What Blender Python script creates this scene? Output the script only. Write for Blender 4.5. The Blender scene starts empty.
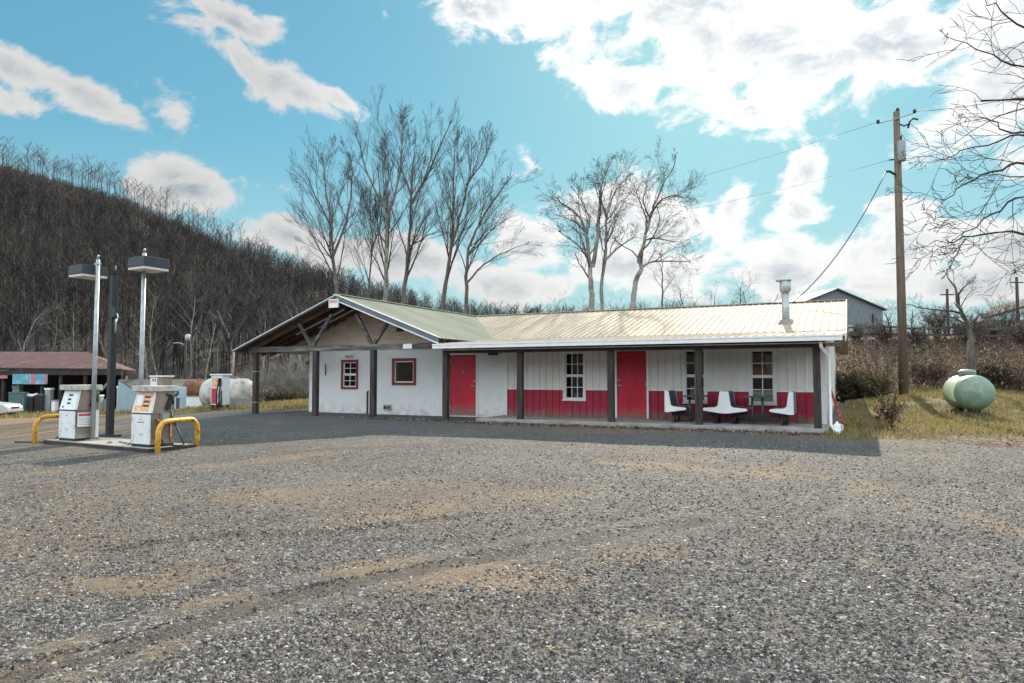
import bpy, bmesh, math, random
import numpy as np
from mathutils import Vector, Matrix, Euler
R = math.radians
random.seed(7); rng = np.random.default_rng(7)
scene = bpy.context.scene
col = scene.collection

# ------------------------------------------------------------------ camera
PITCH = R(2.878); FPX = 687.2; EYE = 1.6
cam = bpy.data.cameras.new("camera"); camo = bpy.data.objects.new("camera", cam); col.objects.link(camo)
cam.sensor_width = 36; cam.lens = FPX / 1024 * 36; cam.clip_end = 4000; cam.clip_start = 0.05
camo.location = (0, 0, EYE); camo.rotation_euler = (R(90) + PITCH, 0, 0)
scene.camera = camo
scene.render.resolution_x = 1024; scene.render.resolution_y = 683
scene.view_settings.view_transform = 'Standard'; scene.view_settings.look = 'None'
scene.view_settings.gamma = 1; scene.view_settings.use_curve_mapping = False
scene.view_settings.exposure = 0.60

def at(px, py, Y):
    """world point at depth Y that the photograph shows at (px, py)"""
    xc = (px - 512) / FPX; zc = -(py - 341.5) / FPX
    c, s = math.cos(PITCH), math.sin(PITCH)
    y = c - zc * s; z = s + zc * c
    return Vector((xc * Y / y, Y, EYE + z * Y / y))

# ------------------------------------------------------------------ sun and sky
SUN_AZ, SUN_EL = R(18.4), R(31.6)
sun_dir = Vector((math.sin(SUN_AZ) * math.cos(SUN_EL), math.cos(SUN_AZ) * math.cos(SUN_EL), math.sin(SUN_EL)))
sl = bpy.data.lights.new("sun", 'SUN'); sl.energy = 5.0; sl.angle = R(0.6); sl.color = (1.0, 0.87, 0.69)
so = bpy.data.objects.new("sun", sl); col.objects.link(so)
so.rotation_euler = sun_dir.to_track_quat('Z', 'Y').to_euler(); so.location = (20, 60, 60)

class NT:
    """small helper for node trees"""
    def __init__(s, nt): s.nt = nt; s.n = nt.nodes; s.l = nt.links
    def new(s, t, **kw):
        n = s.n.new(t)
        for k, v in kw.items(): setattr(n, k, v)
        return n
    def put(s, sock, v):
        if v is None: return
        if isinstance(v, bpy.types.NodeSocket): s.l.new(v, sock)
        else: sock.default_value = v
    def math(s, op, a, b=None, c=None, clamp=False):
        n = s.new('ShaderNodeMath', operation=op); n.use_clamp = clamp
        s.put(n.inputs[0], a)
        if b is not None: s.put(n.inputs[1], b)
        if c is not None: s.put(n.inputs[2], c)
        return n.outputs[0]
    def vec(s, op, a, b=None):
        n = s.new('ShaderNodeVectorMath', operation=op); s.put(n.inputs[0], a)
        if b is not None: s.put(n.inputs[1], b)
        return n.outputs['Value'] if op in ('LENGTH', 'DOT_PRODUCT') else n.outputs['Vector']
    def mix(s, f, a, b, mode='MIX'):
        n = s.new('ShaderNodeMix', data_type='RGBA', blend_type=mode); n.clamp_factor = True
        s.put(n.inputs[0], f)
        for i, v in ((6, a), (7, b)):
            if isinstance(v, tuple) and len(v) == 3: v = (*v, 1)
            s.put(n.inputs[i], v)
        return n.outputs[2]
    def smooth(s, v, a, b, lo=0., hi=1.):
        n = s.new('ShaderNodeMapRange', interpolation_type='SMOOTHSTEP')
        s.put(n.inputs[0], v); n.inputs[1].default_value = a; n.inputs[2].default_value = b
        n.inputs[3].default_value = lo; n.inputs[4].default_value = hi
        return n.outputs[0]
    def noise(s, vec, scale, detail=4, rough=.55, dist=0., out='Fac'):
        n = s.new('ShaderNodeTexNoise'); s.put(n.inputs['Vector'], vec)
        n.inputs['Scale'].default_value = scale; n.inputs['Detail'].default_value = detail
        n.inputs['Roughness'].default_value = rough; n.inputs['Distortion'].default_value = dist
        return n.outputs[out]
    def voro(s, vec, scale, out='Distance', feature='F1', rnd=1.):
        n = s.new('ShaderNodeTexVoronoi', feature=feature); s.put(n.inputs['Vector'], vec)
        n.inputs['Scale'].default_value = scale; n.inputs['Randomness'].default_value = rnd
        return n.outputs[out]

def build_world():
    w = bpy.data.worlds.new("World"); scene.world = w; w.use_nodes = True
    t = NT(w.node_tree); t.n.clear()
    sky = t.new('ShaderNodeTexSky', sky_type='NISHITA'); sky.sun_disc = False
    sky.sun_elevation = SUN_EL; sky.sun_rotation = SUN_AZ
    sky.air_density = 1.1; sky.dust_density = 0.6; sky.ozone_density = 1.0
    tc = t.new('ShaderNodeTexCoord'); d = t.vec('NORMALIZE', tc.outputs['Generated'])
    sx = t.new('ShaderNodeSeparateXYZ'); t.put(sx.inputs[0], d)
    az = t.math('ARCTAN2', sx.outputs[0], sx.outputs[1]); el = t.math('ARCSINE', sx.outputs[2])
    cb = t.new('ShaderNodeCombineXYZ'); t.put(cb.inputs[0], az); t.put(cb.inputs[1], el)
    ae = cb.outputs[0]
    # irregular outlines: the cloud coordinates are warped before the cloud shapes are measured
    wn = t.new('ShaderNodeTexNoise'); t.put(wn.inputs['Vector'], ae); wn.inputs['Scale'].default_value = 7; wn.inputs['Detail'].default_value = 3
    wv = t.vec('SUBTRACT', wn.outputs['Color'], (.5, .5, .5)); wv = t.vec('MULTIPLY', wv, (.06, .045, 0))
    aw = t.vec('ADD', ae, wv)
    field = None
    for (a0, e0, ra, re, rot, wt) in CLOUDS:
        q = t.vec('SUBTRACT', aw, (R(a0), R(e0), 0))
        if rot:
            rn = t.new('ShaderNodeVectorRotate', rotation_type='Z_AXIS'); t.put(rn.inputs['Vector'], q); rn.inputs['Angle'].default_value = R(rot); q = rn.outputs[0]
        q = t.vec('MULTIPLY', q, (1 / R(ra), 1 / R(re), 0))
        v = t.math('MULTIPLY_ADD', t.vec('LENGTH', q), -wt, wt)
        field = v if field is None else t.math('MAXIMUM', field, v)
    # unseen clouds added outside the modelled part of the sky to light shaded walls
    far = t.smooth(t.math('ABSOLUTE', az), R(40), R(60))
    low = t.noise(d, 2.6, 4, .5)
    gen = t.math('MULTIPLY_ADD', low, 6.0, -2.6)
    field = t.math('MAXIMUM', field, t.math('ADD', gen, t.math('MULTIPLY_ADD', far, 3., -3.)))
    st = t.vec('MULTIPLY', ae, (1., 1.5, 1.))
    n1 = t.noise(st, 9, 9, .62, .35)
    n2 = t.noise(t.vec('ADD', st, (.010, .020, 0)), 9, 9, .62, .35)
    f2 = t.math('MULTIPLY_ADD', t.math('SUBTRACT', n1, .5), 3.4, field)
    alpha = t.smooth(f2, -.02, .46)
    # light and shade inside the cloud: thickness greys it, the side towards the sun is brighter
    sd = t.vec('DOT_PRODUCT', d, tuple(sun_dir))
    near = t.smooth(sd, .80, .985)
    lit = t.math('MULTIPLY_ADD', t.math('SUBTRACT', n1, n2), 3.2, .72)
    lit = t.smooth(lit, .45, 1.05)
    thick = t.smooth(f2, .25, 1.2)
    shade = t.math('MULTIPLY', thick, t.math('SUBTRACT', 1., t.math('MULTIPLY', lit, .75)))
    bright = t.math('ADD', t.math('MULTIPLY_ADD', near, 2.4, 4.2), t.math('MULTIPLY', far, 12.5))  # far term: extra brightness on the unseen clouds, lifts the shaded walls
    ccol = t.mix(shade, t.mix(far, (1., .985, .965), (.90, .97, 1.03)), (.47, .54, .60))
    cmul = t.vec('SCALE', ccol); cmul.node.inputs['Scale'].default_value = 1.
    t.put(cmul.node.inputs['Scale'], bright)
    # even out the glare round the sun so the blue stays blue
    lum = t.vec('DOT_PRODUCT', sky.outputs[0], (.3, .5, .2))
    sq = t.new('ShaderNodeVectorMath', operation='SCALE'); t.put(sq.inputs[0], sky.outputs[0]); t.put(sq.inputs['Scale'], t.math('DIVIDE', 1., t.math('MULTIPLY_ADD', lum, SKY_K, 1.)))
    skc = t.mix(1., sq.outputs[0], SKY_TINT, 'MULTIPLY')
    skc = t.mix(SKY_FLAT, skc, SKY_BLUE)
    skc = t.mix(t.math('MULTIPLY', t.smooth(el, R(20), R(1)), .75), skc, (3.0, 4.2, 4.6))
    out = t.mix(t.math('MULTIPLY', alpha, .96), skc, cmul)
    # thin pale air low over the land
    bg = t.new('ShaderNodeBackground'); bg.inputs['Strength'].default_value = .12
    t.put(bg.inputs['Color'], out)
    o = t.new('ShaderNodeOutputWorld'); t.l.new(bg.outputs[0], o.inputs[0])
    w.cycles.sampling_method = 'MANUAL'; w.cycles.sample_map_resolution = 512

SKY_K, SKY_FLAT, SKY_BLUE = .085, .34, (.62, 2.4, 2.95)
SKY_TINT = (0.55, 0.90, 0.90)
# azimuth, elevation, half-width, half-height (degrees), tilt, weight
def _cl(px, py, rx, ry, rot=0, wt=1.):
    d = at(px, py, 100.) - Vector((0, 0, EYE)); k = 57.3 / 720
    return (math.degrees(math.atan2(d.x, d.y)), math.degrees(math.asin(d.z / d.length)), rx * k, ry * k, rot, wt)
CLOUDS = [_cl(*a) for a in [
    (78, 92, 70, 19, 22), (25, 70, 48, 16, 15), (262, 70, 108, 24, 19), (235, 25, 45, 20, 0), (340, 98, 38, 15, 25),
    (196, 190, 56, 32, 18), (290, 240, 70, 22, 6), (390, 262, 130, 28, 6), (530, 250, 52, 42, 15), (525, 288, 130, 24, 0),
    (670, 215, 95, 48, 8), (735, 208, 30, 45, 0), (590, 205, 60, 22, 0), (640, 268, 110, 34, 0),
    (700, 8, 270, 62, 6), (780, 55, 165, 66, 10), (620, 82, 55, 36, 0), (480, 4, 95, 26, 6), (880, 50, 80, 60, 0), (700, -50, 330, 55, 0),
    (802, 178, 34, 20, -20), (795, 216, 38, 20, 0), (740, 112, 30, 14, 10), (988, 105, 62, 62, 0), (1050, 20, 70, 70, 0),
    (880, 252, 150, 32, 0), (902, 210, 34, 11, 0), (775, 278, 85, 24, 0), (1010, 250, 70, 28, 0), (950, 288, 140, 24, 0),
    (176, 112, 30, 16, 15, .35), (526, 162, 22, 12, 10, .42), (276, 187, 34, 13, 0, .4), (30, 102, 36, 12, 0, .5)]]
build_world()

# ------------------------------------------------------------------ materials
MATS = {}
def mat(name, c, rough=.7, var=.15, scale=6., bump=0., bscale=40., metal=0., spec=.5, stretch=(1, 1, 1), dirt=None, dscale=1.5, dlo=.5, dhi=.7, rnd=0., splash=None):
    if name in MATS: return MATS[name]
    m = bpy.data.materials.new(name); m.use_nodes = True; MATS[name] = m
    t = NT(m.node_tree); b = t.n['Principled BSDF']
    tc = t.new('ShaderNodeTexCoord'); v = t.vec('MULTIPLY', tc.outputs['Object'], stretch)
    n = t.noise(v, scale, 5, .6)
    dark = tuple(x * (1 - var) for x in c); lite = tuple(min(1, x * (1 + var)) for x in c)
    cc = t.mix(t.smooth(n, .3, .7), dark, lite)
    if dirt:
        dn = t.noise(v, dscale, 7, .65, .4); cc = t.mix(t.smooth(dn, dlo, dhi), cc, dirt)
    if rnd:
        oi = t.new('ShaderNodeObjectInfo'); cc = t.mix(t.math('MULTIPLY', oi.outputs['Random'], rnd), cc, (.0, .0, .0))
    if splash:   # mud thrown up from the ground, and streaks running down
        sz = t.new('ShaderNodeSeparateXYZ'); t.put(sz.inputs[0], tc.outputs['Object'])
        sn = t.noise(t.vec('MULTIPLY', tc.outputs['Object'], (1, 1, .45)), 7, 6, .7)
        hgt = t.smooth(t.math('ADD', sz.outputs[2], t.math('MULTIPLY_ADD', sn, -.7, .35)), splash[0], splash[1], 1, 0)
        stk = t.smooth(t.noise(t.vec('MULTIPLY', tc.outputs['Object'], (9, 9, .35)), 1.6, 5, .7), .56, .74)
        cc = t.mix(t.math('MULTIPLY', hgt, .75), cc, (.20, .165, .13)); cc = t.mix(t.math('MULTIPLY', stk, .35), cc, splash[2])
    t.put(b.inputs['Base Color'], cc)
    b.inputs['Roughness'].default_value = rough; b.inputs['Metallic'].default_value = metal
    b.inputs['Specular IOR Level'].default_value = spec
    if bump:
        bn = t.noise(v, bscale, 4, .6); bp = t.new('ShaderNodeBump'); bp.inputs['Strength'].default_value = bump; bp.inputs['Distance'].default_value = .02
        t.put(bp.inputs['Height'], bn); t.put(b.inputs['Normal'], bp.outputs[0])
    return m

def glass_mat():
    m = bpy.data.materials.new('window_glass'); m.use_nodes = True
    t = NT(m.node_tree); t.n.clear()
    fr = t.new('ShaderNodeFresnel'); fr.inputs[0].default_value = 1.6
    tr = t.new('ShaderNodeBsdfTransparent'); tr.inputs[0].default_value = (.75, .8, .8, 1)
    gl = t.new('ShaderNodeBsdfGlossy'); gl.inputs['Roughness'].default_value = .02; gl.inputs[0].default_value = (.9, .9, .9, 1)
    mx = t.new('ShaderNodeMixShader'); t.put(mx.inputs[0], t.math('MULTIPLY', fr.outputs[0], 1.1, clamp=True)); t.l.new(tr.outputs[0], mx.inputs[1]); t.l.new(gl.outputs[0], mx.inputs[2])
    o = t.new('ShaderNodeOutputMaterial'); t.l.new(mx.outputs[0], o.inputs[0]); MATS['glass'] = m
    return m
glass_mat()

def block_wall_mat():
    """painted concrete block: faint joints under white paint"""
    m = bpy.data.materials.new('painted_block'); m.use_nodes = True; MATS['block'] = m
    t = NT(m.node_tree); b = t.n['Principled BSDF']
    tc = t.new('ShaderNodeTexCoord'); v = tc.outputs['Object']
    sx = t.new('ShaderNodeSeparateXYZ'); t.put(sx.inputs[0], v)
    cx = t.new('ShaderNodeCombineXYZ'); t.put(cx.inputs[0], t.math('ADD', sx.outputs[0], sx.outputs[1])); t.put(cx.inputs[1], sx.outputs[2])
    br = t.new('ShaderNodeTexBrick'); t.put(br.inputs['Vector'], cx.outputs[0])
    br.inputs['Scale'].default_value = 1; br.inputs['Brick Width'].default_value = .4; br.inputs['Row Height'].default_value = .2; br.inputs['Mortar Size'].default_value = .006; br.inputs['Mortar Smooth'].default_value = .6
    n = t.noise(v, 2.2, 7, .65, .3)
    c = t.mix(t.smooth(n, .45, .8), (.80, .81, .80), (.70, .71, .70))
    low = t.math('MULTIPLY', t.smooth(sx.outputs[2], .75, .2), t.smooth(t.noise(v, 5, 5), .35, .7))
    c = t.mix(t.math('MULTIPLY', low, .6), c, (.42, .38, .32))
    c = t.mix(t.math('MULTIPLY', br.outputs['Fac'], .22), c, (.5, .5, .5))
    t.put(b.inputs['Base Color'], c); b.inputs['Roughness'].default_value = .65
    bp = t.new('ShaderNodeBump'); bp.inputs['Strength'].default_value = .35; bp.inputs['Distance'].default_value = .01
    t.put(bp.inputs['Height'], t.math('MULTIPLY_ADD', br.outputs['Fac'], -1., t.math('MULTIPLY', t.noise(v, 60, 3), .3)))
    t.put(b.inputs['Normal'], bp.outputs[0])
block_wall_mat()

def leaf_mat(name, cols, rough=.8, transl=.25):
    m = bpy.data.materials.new(name); m.use_nodes = True; MATS[name] = m
    t = NT(m.node_tree); b = t.n['Principled BSDF']
    g = t.new('ShaderNodeNewGeometry')
    rp = t.new('ShaderNodeValToRGB'); rp.color_ramp.interpolation = 'LINEAR'
    el = rp.color_ramp.elements
    while len(el) < len(cols): el.new(.5)
    for i, c in enumerate(cols): el[i].position = i / (len(cols) - 1); el[i].color = (*c, 1)
    t.put(rp.inputs[0], g.outputs['Random Per Island'])
    t.put(b.inputs['Base Color'], rp.outputs[0]); b.inputs['Roughness'].default_value = rough; b.inputs['Specular IOR Level'].default_value = .25
    if transl:
        o = t.n['Material Output']; tl = t.new('ShaderNodeBsdfTranslucent'); t.put(tl.inputs[0], rp.outputs[0])
        mx = t.new('ShaderNodeMixShader'); mx.inputs[0].default_value = transl
        t.l.new(b.outputs[0], mx.inputs[1]); t.l.new(tl.outputs[0], mx.inputs[2]); t.l.new(mx.outputs[0], o.inputs[0])
    return m

WHITE = mat('white_paint', (.78, .79, .78), .5, .06, 3, .1, 30, dirt=(.55, .52, .47), dscale=2.5, dlo=.55, dhi=.85)
TRIM = mat('white_trim', (.80, .80, .79), .5, .05, 4, dirt=(.62, .60, .56), dscale=3, dlo=.55, dhi=.8)
CREAM = mat('cream_siding', (.82, .67, .52), .6, .08, 3, dirt=(.68, .54, .41), dscale=2)
RED = mat('red_door_paint', (.52, .006, .034), .5, .15, 4, .08, 20, stretch=(1, 1, .3), splash=(.25, .75, (.36, .02, .04)))
REDMETAL = mat('red_metal_siding', (.36, .010, .038), .5, .10, 2, .05, 14, stretch=(1, 1, .25), dirt=(.25, .025, .05), dscale=3, dlo=.5, dhi=.8, splash=(.3, .62, (.22, .03, .045)))
WHITEMETAL = mat('white_metal_siding', (.76, .73, .68), .5, .06, 2, dirt=(.62, .58, .52), dscale=2.5, dlo=.55, dhi=.8, splash=(.2, .7, (.50, .42, .34)))
ROOF = mat('tan_metal_roof', (.43, .365, .275), .75, .10, .8, .05, 6, metal=.0, stretch=(1, .3, 1), dirt=(.36, .31, .24), dscale=1.2, dlo=.5, dhi=.85, spec=.15)
ROOFG = mat('weathered_green_tan_roof', (.33, .325, .25), .75, .12, .8, .05, 6, stretch=(.3, 1, 1), dirt=(.26, .32, .24), dscale=1.2, dlo=.45, dhi=.8)
WOOD = mat('weathered_post_wood', (.042, .031, .028), .85, .35, 5, .5, 30, stretch=(4, 4, .5), dirt=(.085, .068, .062), dscale=2.2, dlo=.45, dhi=.7)
BEAM = mat('grey_beam_wood', (.075, .064, .06), .85, .35, 5, .4, 30, stretch=(.4, 4, 4), dirt=(.21, .19, .18), dscale=2, dlo=.45, dhi=.65)
RAFTER = mat('brown_rafter_wood', (.10, .06, .042), .85, .4, 3, .4, 20, stretch=(.5, 3, 1))
FASCIA = mat('grey_fascia', (.12, .145, .16), .6, .15, 2)
GALV = mat('galvanised_metal', (.42, .46, .47), .55, .14, 5, .1, 20, metal=.6, dirt=(.33, .34, .33), dscale=4)
STEEL = mat('grey_painted_steel', (.25, .28, .285), .5, .12, 4, .1, 20, dirt=(.24, .24, .23), dscale=4)
BLACK = mat('black_steel', (.012, .014, .017), .6, .2, 6, .1, 20)
DARKBOX = mat('dark_bronze_housing', (.016, .026, .033), .6, .2, 6)
RUBBER = mat('black_rubber', (.014, .014, .016), .6, .2, 10)
CONC = mat('concrete', (.32, .30, .28), .85, .16, 2.5, .3, 50, dirt=(.19, .175, .155), dscale=2, dlo=.45, dhi=.75)
PUMPW = mat('pump_white_enamel', (.74, .76, .76), .4, .06, 4, dirt=(.45, .36, .26), dscale=6, dlo=.52, dhi=.74)
PUMPB = mat('pump_brown_steel', (.24, .185, .15), .5, .18, 4, .08, 20, dirt=(.36, .30, .25), dscale=5)
CAPG = mat('weathered_grey_cap', (.46, .45, .41), .6, .2, 8, .1, 30, dirt=(.20, .15, .10), dscale=9, dlo=.52, dhi=.7)
ORANGE = mat('faded_orange_decal', (.72, .52, .34), .5, .2, 12, dirt=(.72, .26, .05), dscale=14, dlo=.46, dhi=.56)
YELLOW = mat('yellow_hoop_paint', (.66, .34, .035), .55, .14, 5, .15, 30, dirt=(.22, .11, .035), dscale=9, dlo=.52, dhi=.64)
SILVER = mat('silver_tank_paint', (.47, .47, .44), .7, .14, 2, .08, 20, dirt=(.26, .17, .10), dscale=3, dlo=.48, dhi=.70)
RUST = mat('rusty_tank', (.24, .10, .06), .8, .35, 4, .3, 30, dirt=(.10, .05, .035), dscale=3)
PALEBLUE = mat('pale_blue_paint', (.42, .55, .62), .55, .1, 3, dirt=(.6, .6, .58), dscale=3)
PUMPRED = mat('pump_red_panel', (.45, .02, .06), .45, .1, 4)
GREEN = mat('propane_tank_green', (.18, .28, .205), .5, .10, 2, .04, 12, dirt=(.33, .36, .28), dscale=3.2, dlo=.46, dhi=.72)
BLUEV = mat('blue_booth_back', (.05, .20, .28), .4, .12, 4)
DARKV = mat('dark_vinyl', (.03, .085, .10), .45, .2, 6)
SHELL = mat('white_booth_shell', (.80, .82, .82), .4, .05, 5)
TGREEN = mat('dark_green_table', (.035, .085, .08), .4, .15, 6)
LADDER = mat('red_ladder', (.42, .035, .035), .5, .15, 6, dirt=(.55, .40, .36), dscale=9, dlo=.55, dhi=.65)
BARNRED = mat('maroon_metal_roof', (.075, .032, .036), .85, .15, 1.2, .1, 8, stretch=(1, .3, 1), dirt=(.15, .085, .09), dscale=1.5)
BARNWOOD = mat('grey_barn_boards', (.155, .175, .19), .85, .25, 2.5, .4, 12, stretch=(6, 6, .4), dirt=(.25, .27, .285), dscale=3, dlo=.45, dhi=.7)
BARNDARK = mat('dark_barn_boards', (.035, .032, .03), .9, .3, 2)
SHEDBLUE = mat('blue_grey_shed_wall', (.26, .34, .38), .7, .1, 2, stretch=(4, 4, .4))
SHEDROOF = mat('dull_grey_roof', (.085, .085, .082), .95, .15, 2)
POLEWOOD = mat('utility_pole_wood', (.15, .118, .085), .9, .25, 3, .5, 20, stretch=(6, 6, .3), dirt=(.085, .072, .05), dscale=2)
FENCE = mat('grey_fence_wood', (.10, .082, .066), .9, .25, 4, .3, 20)
WIRE = mat('black_wire', (.02, .02, .022), .6, .1)
CAR = mat('silver_car_paint', (.55, .57, .58), .3, .05, 3, metal=.3)
TYRE = mat('tyre_rubber', (.015, .015, .015), .8, .2)
CARGLASS = mat('dark_car_glass', (.02, .025, .03), .08, .05)
BARK = mat('grey_bark', (.115, .095, .082), .9, .3, 3, .4, 18, stretch=(3, 3, .6), dirt=(.21, .19, .17), dscale=1.2, dlo=.5, dhi=.7)
PALEBARK = mat('pale_bark', (.27, .25, .225), .9, .25, 2, .3, 14, dirt=(.13, .115, .10), dscale=1.5, dlo=.42, dhi=.62)
TWIGS = mat('dark_twigs', (.062, .048, .044), .9, .25, 3)
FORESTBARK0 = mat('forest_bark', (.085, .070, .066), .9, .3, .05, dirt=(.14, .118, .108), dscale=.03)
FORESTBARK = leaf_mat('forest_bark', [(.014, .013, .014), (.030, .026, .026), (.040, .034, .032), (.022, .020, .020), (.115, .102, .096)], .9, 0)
BANNERP = mat('pink_banner', (.50, .17, .22), .7, .15, 4)
BANNERB = mat('blue_banner', (.12, .35, .46), .7, .15, 2.5, dirt=(.28, .50, .58), dscale=3, dlo=.5, dhi=.62)
LAMPLENS = mat('pale_lamp_lens', (.62, .55, .48), .4, .08, 4)
STONE = leaf_mat('loose_stones', [(.022, .020, .019), (.066, .061, .056), (.145, .136, .126), (.042, .038, .034), (.42, .405, .385)], .6, 0)
DRYLEAF = leaf_mat('dry_leaves', [(.06, .042, .030), (.15, .104, .068), (.25, .185, .12), (.11, .076, .052), (.48, .39, .28)], .9, .2)
GRASSM = leaf_mat('grass_blades', [(.16, .155, .05), (.29, .235, .09), (.40, .30, .14), (.12, .12, .04)], .8, .3)
SHRUBL = leaf_mat('olive_shrub_leaves', [(.05, .055, .022), (.12, .11, .045), (.16, .11, .06), (.08, .08, .03)], .85, .25)

# ------------------------------------------------------------------ mesh helpers
class MB:
    def __init__(s): s.v = []; s.f = []; s.sm = []
    def add(s, vs, fs, smooth=False):
        o = len(s.v); s.v += [tuple(q) for q in vs]; s.f += [tuple(i + o for i in f) for f in fs]; s.sm += [smooth] * len(fs); return s
    def hexa(s, p):   # 8 points: bottom 4 ccw, top 4 ccw
        return s.add(p, [(3, 2, 1, 0), (4, 5, 6, 7), (0, 1, 5, 4), (1, 2, 6, 5), (2, 3, 7, 6), (3, 0, 4, 7)])
    def box(s, x0, x1, y0, y1, z0, z1):
        return s.hexa([(x0, y0, z0), (x1, y0, z0), (x1, y1, z0), (x0, y1, z0), (x0, y0, z1), (x1, y0, z1), (x1, y1, z1), (x0, y1, z1)])
    def bar(s, a, b, w, h, up=(0, 0, 1)):   # rectangular bar from a to b
        a, b = Vector(a), Vector(b); d = (b - a).normalized(); up = Vector(up)
        if abs(d.dot(up)) > .98: up = Vector((0, 1, 0))
        x = d.cross(up).normalized() * w / 2; z = x.cross(d).normalized() * h / 2
        return s.hexa([a - x - z, b - x - z, b + x - z, a + x - z, a - x + z, b - x + z, b + x + z, a + x + z])
    def tube(s, pts, r, n=8, cap=True, smooth=True):
        pts = [Vector(p) for p in pts]; rs = r if isinstance(r, (list, tuple)) else [r] * len(pts)
        o = len(s.v); ref = None
        for i, p in enumerate(pts):
            d = (pts[min(i + 1, len(pts) - 1)] - pts[max(i - 1, 0)]).normalized()
            if ref is None: ref = d.orthogonal().normalized()
            ref = (ref - d * ref.dot(d)); ref = ref.normalized() if ref.length > 1e-6 else d.orthogonal().normalized()
            b = d.cross(ref)
            for k in range(n):
                a = 2 * math.pi * k / n; s.v.append(tuple(p + (ref * math.cos(a) + b * math.sin(a)) * rs[i]))
        for i in range(len(pts) - 1):
            for k in range(n):
                k2 = (k + 1) % n; s.f.append((o + i * n + k, o + i * n + k2, o + (i + 1) * n + k2, o + (i + 1) * n + k)); s.sm.append(smooth)
        if cap:
            s.f.append(tuple(o + k for k in reversed(range(n)))); s.sm.append(False)
            e = o + (len(pts) - 1) * n; s.f.append(tuple(e + k for k in range(n))); s.sm.append(False)
        return s
    def lathe(s, c, prof, n=20, axis='z', smooth=True):   # prof: (radius, height)
        c = Vector(c); o = len(s.v)
        for r, h in prof:
            for k in range(n):
                a = 2 * math.pi * k / n; x, y = r * math.cos(a), r * math.sin(a)
                s.v.append(tuple(c + Vector({'z': (x, y, h), 'x': (h, x, y), 'y': (y, h, x)}[axis])))
        for i in range(len(prof) - 1):
            for k in range(n):
                k2 = (k + 1) % n; s.f.append((o + i * n + k, o + i * n + k2, o + (i + 1) * n + k2, o + (i + 1) * n + k)); s.sm.append(smooth)
        if prof[0][0] > 1e-4: s.f.append(tuple(o + k for k in reversed(range(n)))); s.sm.append(False)
        if prof[-1][0] > 1e-4:
            e = o + (len(prof) - 1) * n; s.f.append(tuple(e + k for k in range(n))); s.sm.append(False)
        return s
    def prism(s, poly, y0, y1):   # polygon in x,z extruded along y
        n = len(poly); vs = [(x, y0, z) for x, z in poly] + [(x, y1, z) for x, z in poly]
        fs = [tuple(range(n)), tuple(n + i for i in reversed(range(n)))] + [(i, n + i, n + (i + 1) % n, (i + 1) % n) for i in range(n)]
        return s.add(vs, fs)
    def build(s, name, m, parent=None, bevel=0.):
        me = bpy.data.meshes.new(name); me.from_pydata(s.v, [], s.f); me.materials.append(m)
        me.polygons.foreach_set('use_smooth', s.sm); me.update()
        bm = bmesh.new(); bm.from_mesh(me); bmesh.ops.recalc_face_normals(bm, faces=bm.faces); bm.to_mesh(me); bm.free()
        o = bpy.data.objects.new(name, me); col.objects.link(o)
        if parent: o.parent = parent
        if bevel:
            b = o.modifiers.new('bevel', 'BEVEL'); b.width = bevel; b.segments = 2; b.limit_method = 'ANGLE'
        return o
def np_mesh(name, verts, faces, m, smooth=False, parent=None):
    """verts (n,3) array, faces (k,3 or 4) array"""
    me = bpy.data.meshes.new(name); verts = np.asarray(verts, np.float32); faces = np.asarray(faces, np.int32); k = faces.shape[1]
    me.vertices.add(len(verts)); me.vertices.foreach_set('co', verts.ravel())
    me.loops.add(faces.size); me.loops.foreach_set('vertex_index', faces.ravel())
    me.polygons.add(len(faces)); me.polygons.foreach_set('loop_start', np.arange(0, faces.size, k, dtype=np.int32))
    me.polygons.foreach_set('loop_total', np.full(len(faces), k, np.int32))
    me.polygons.foreach_set('use_smooth', np.full(len(faces), smooth))
    me.materials.append(m); me.update(calc_edges=True); me.validate()
    o = bpy.data.objects.new(name, me); col.objects.link(o)
    if parent: o.parent = parent
    return o
def tag(o, label=None, cat=None, group=None, kind=None):
    if label: o['label'] = label
    if cat: o['category'] = cat
    if group: o['group'] = group
    if kind: o['kind'] = kind
    return o
def thing(name, loc, rz=0., label=None, cat=None, group=None):
    o = bpy.data.objects.new(name, None); col.objects.link(o); o.location = loc; o.rotation_euler = (0, 0, rz); o.empty_display_size = .3
    return tag(o, label, cat, group)
def copy_tree(o, parent=None):
    c = o.copy(); col.objects.link(c)
    if parent: c.parent = parent
    for ch in list(o.children): copy_tree(ch, c)
    return c

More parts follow.
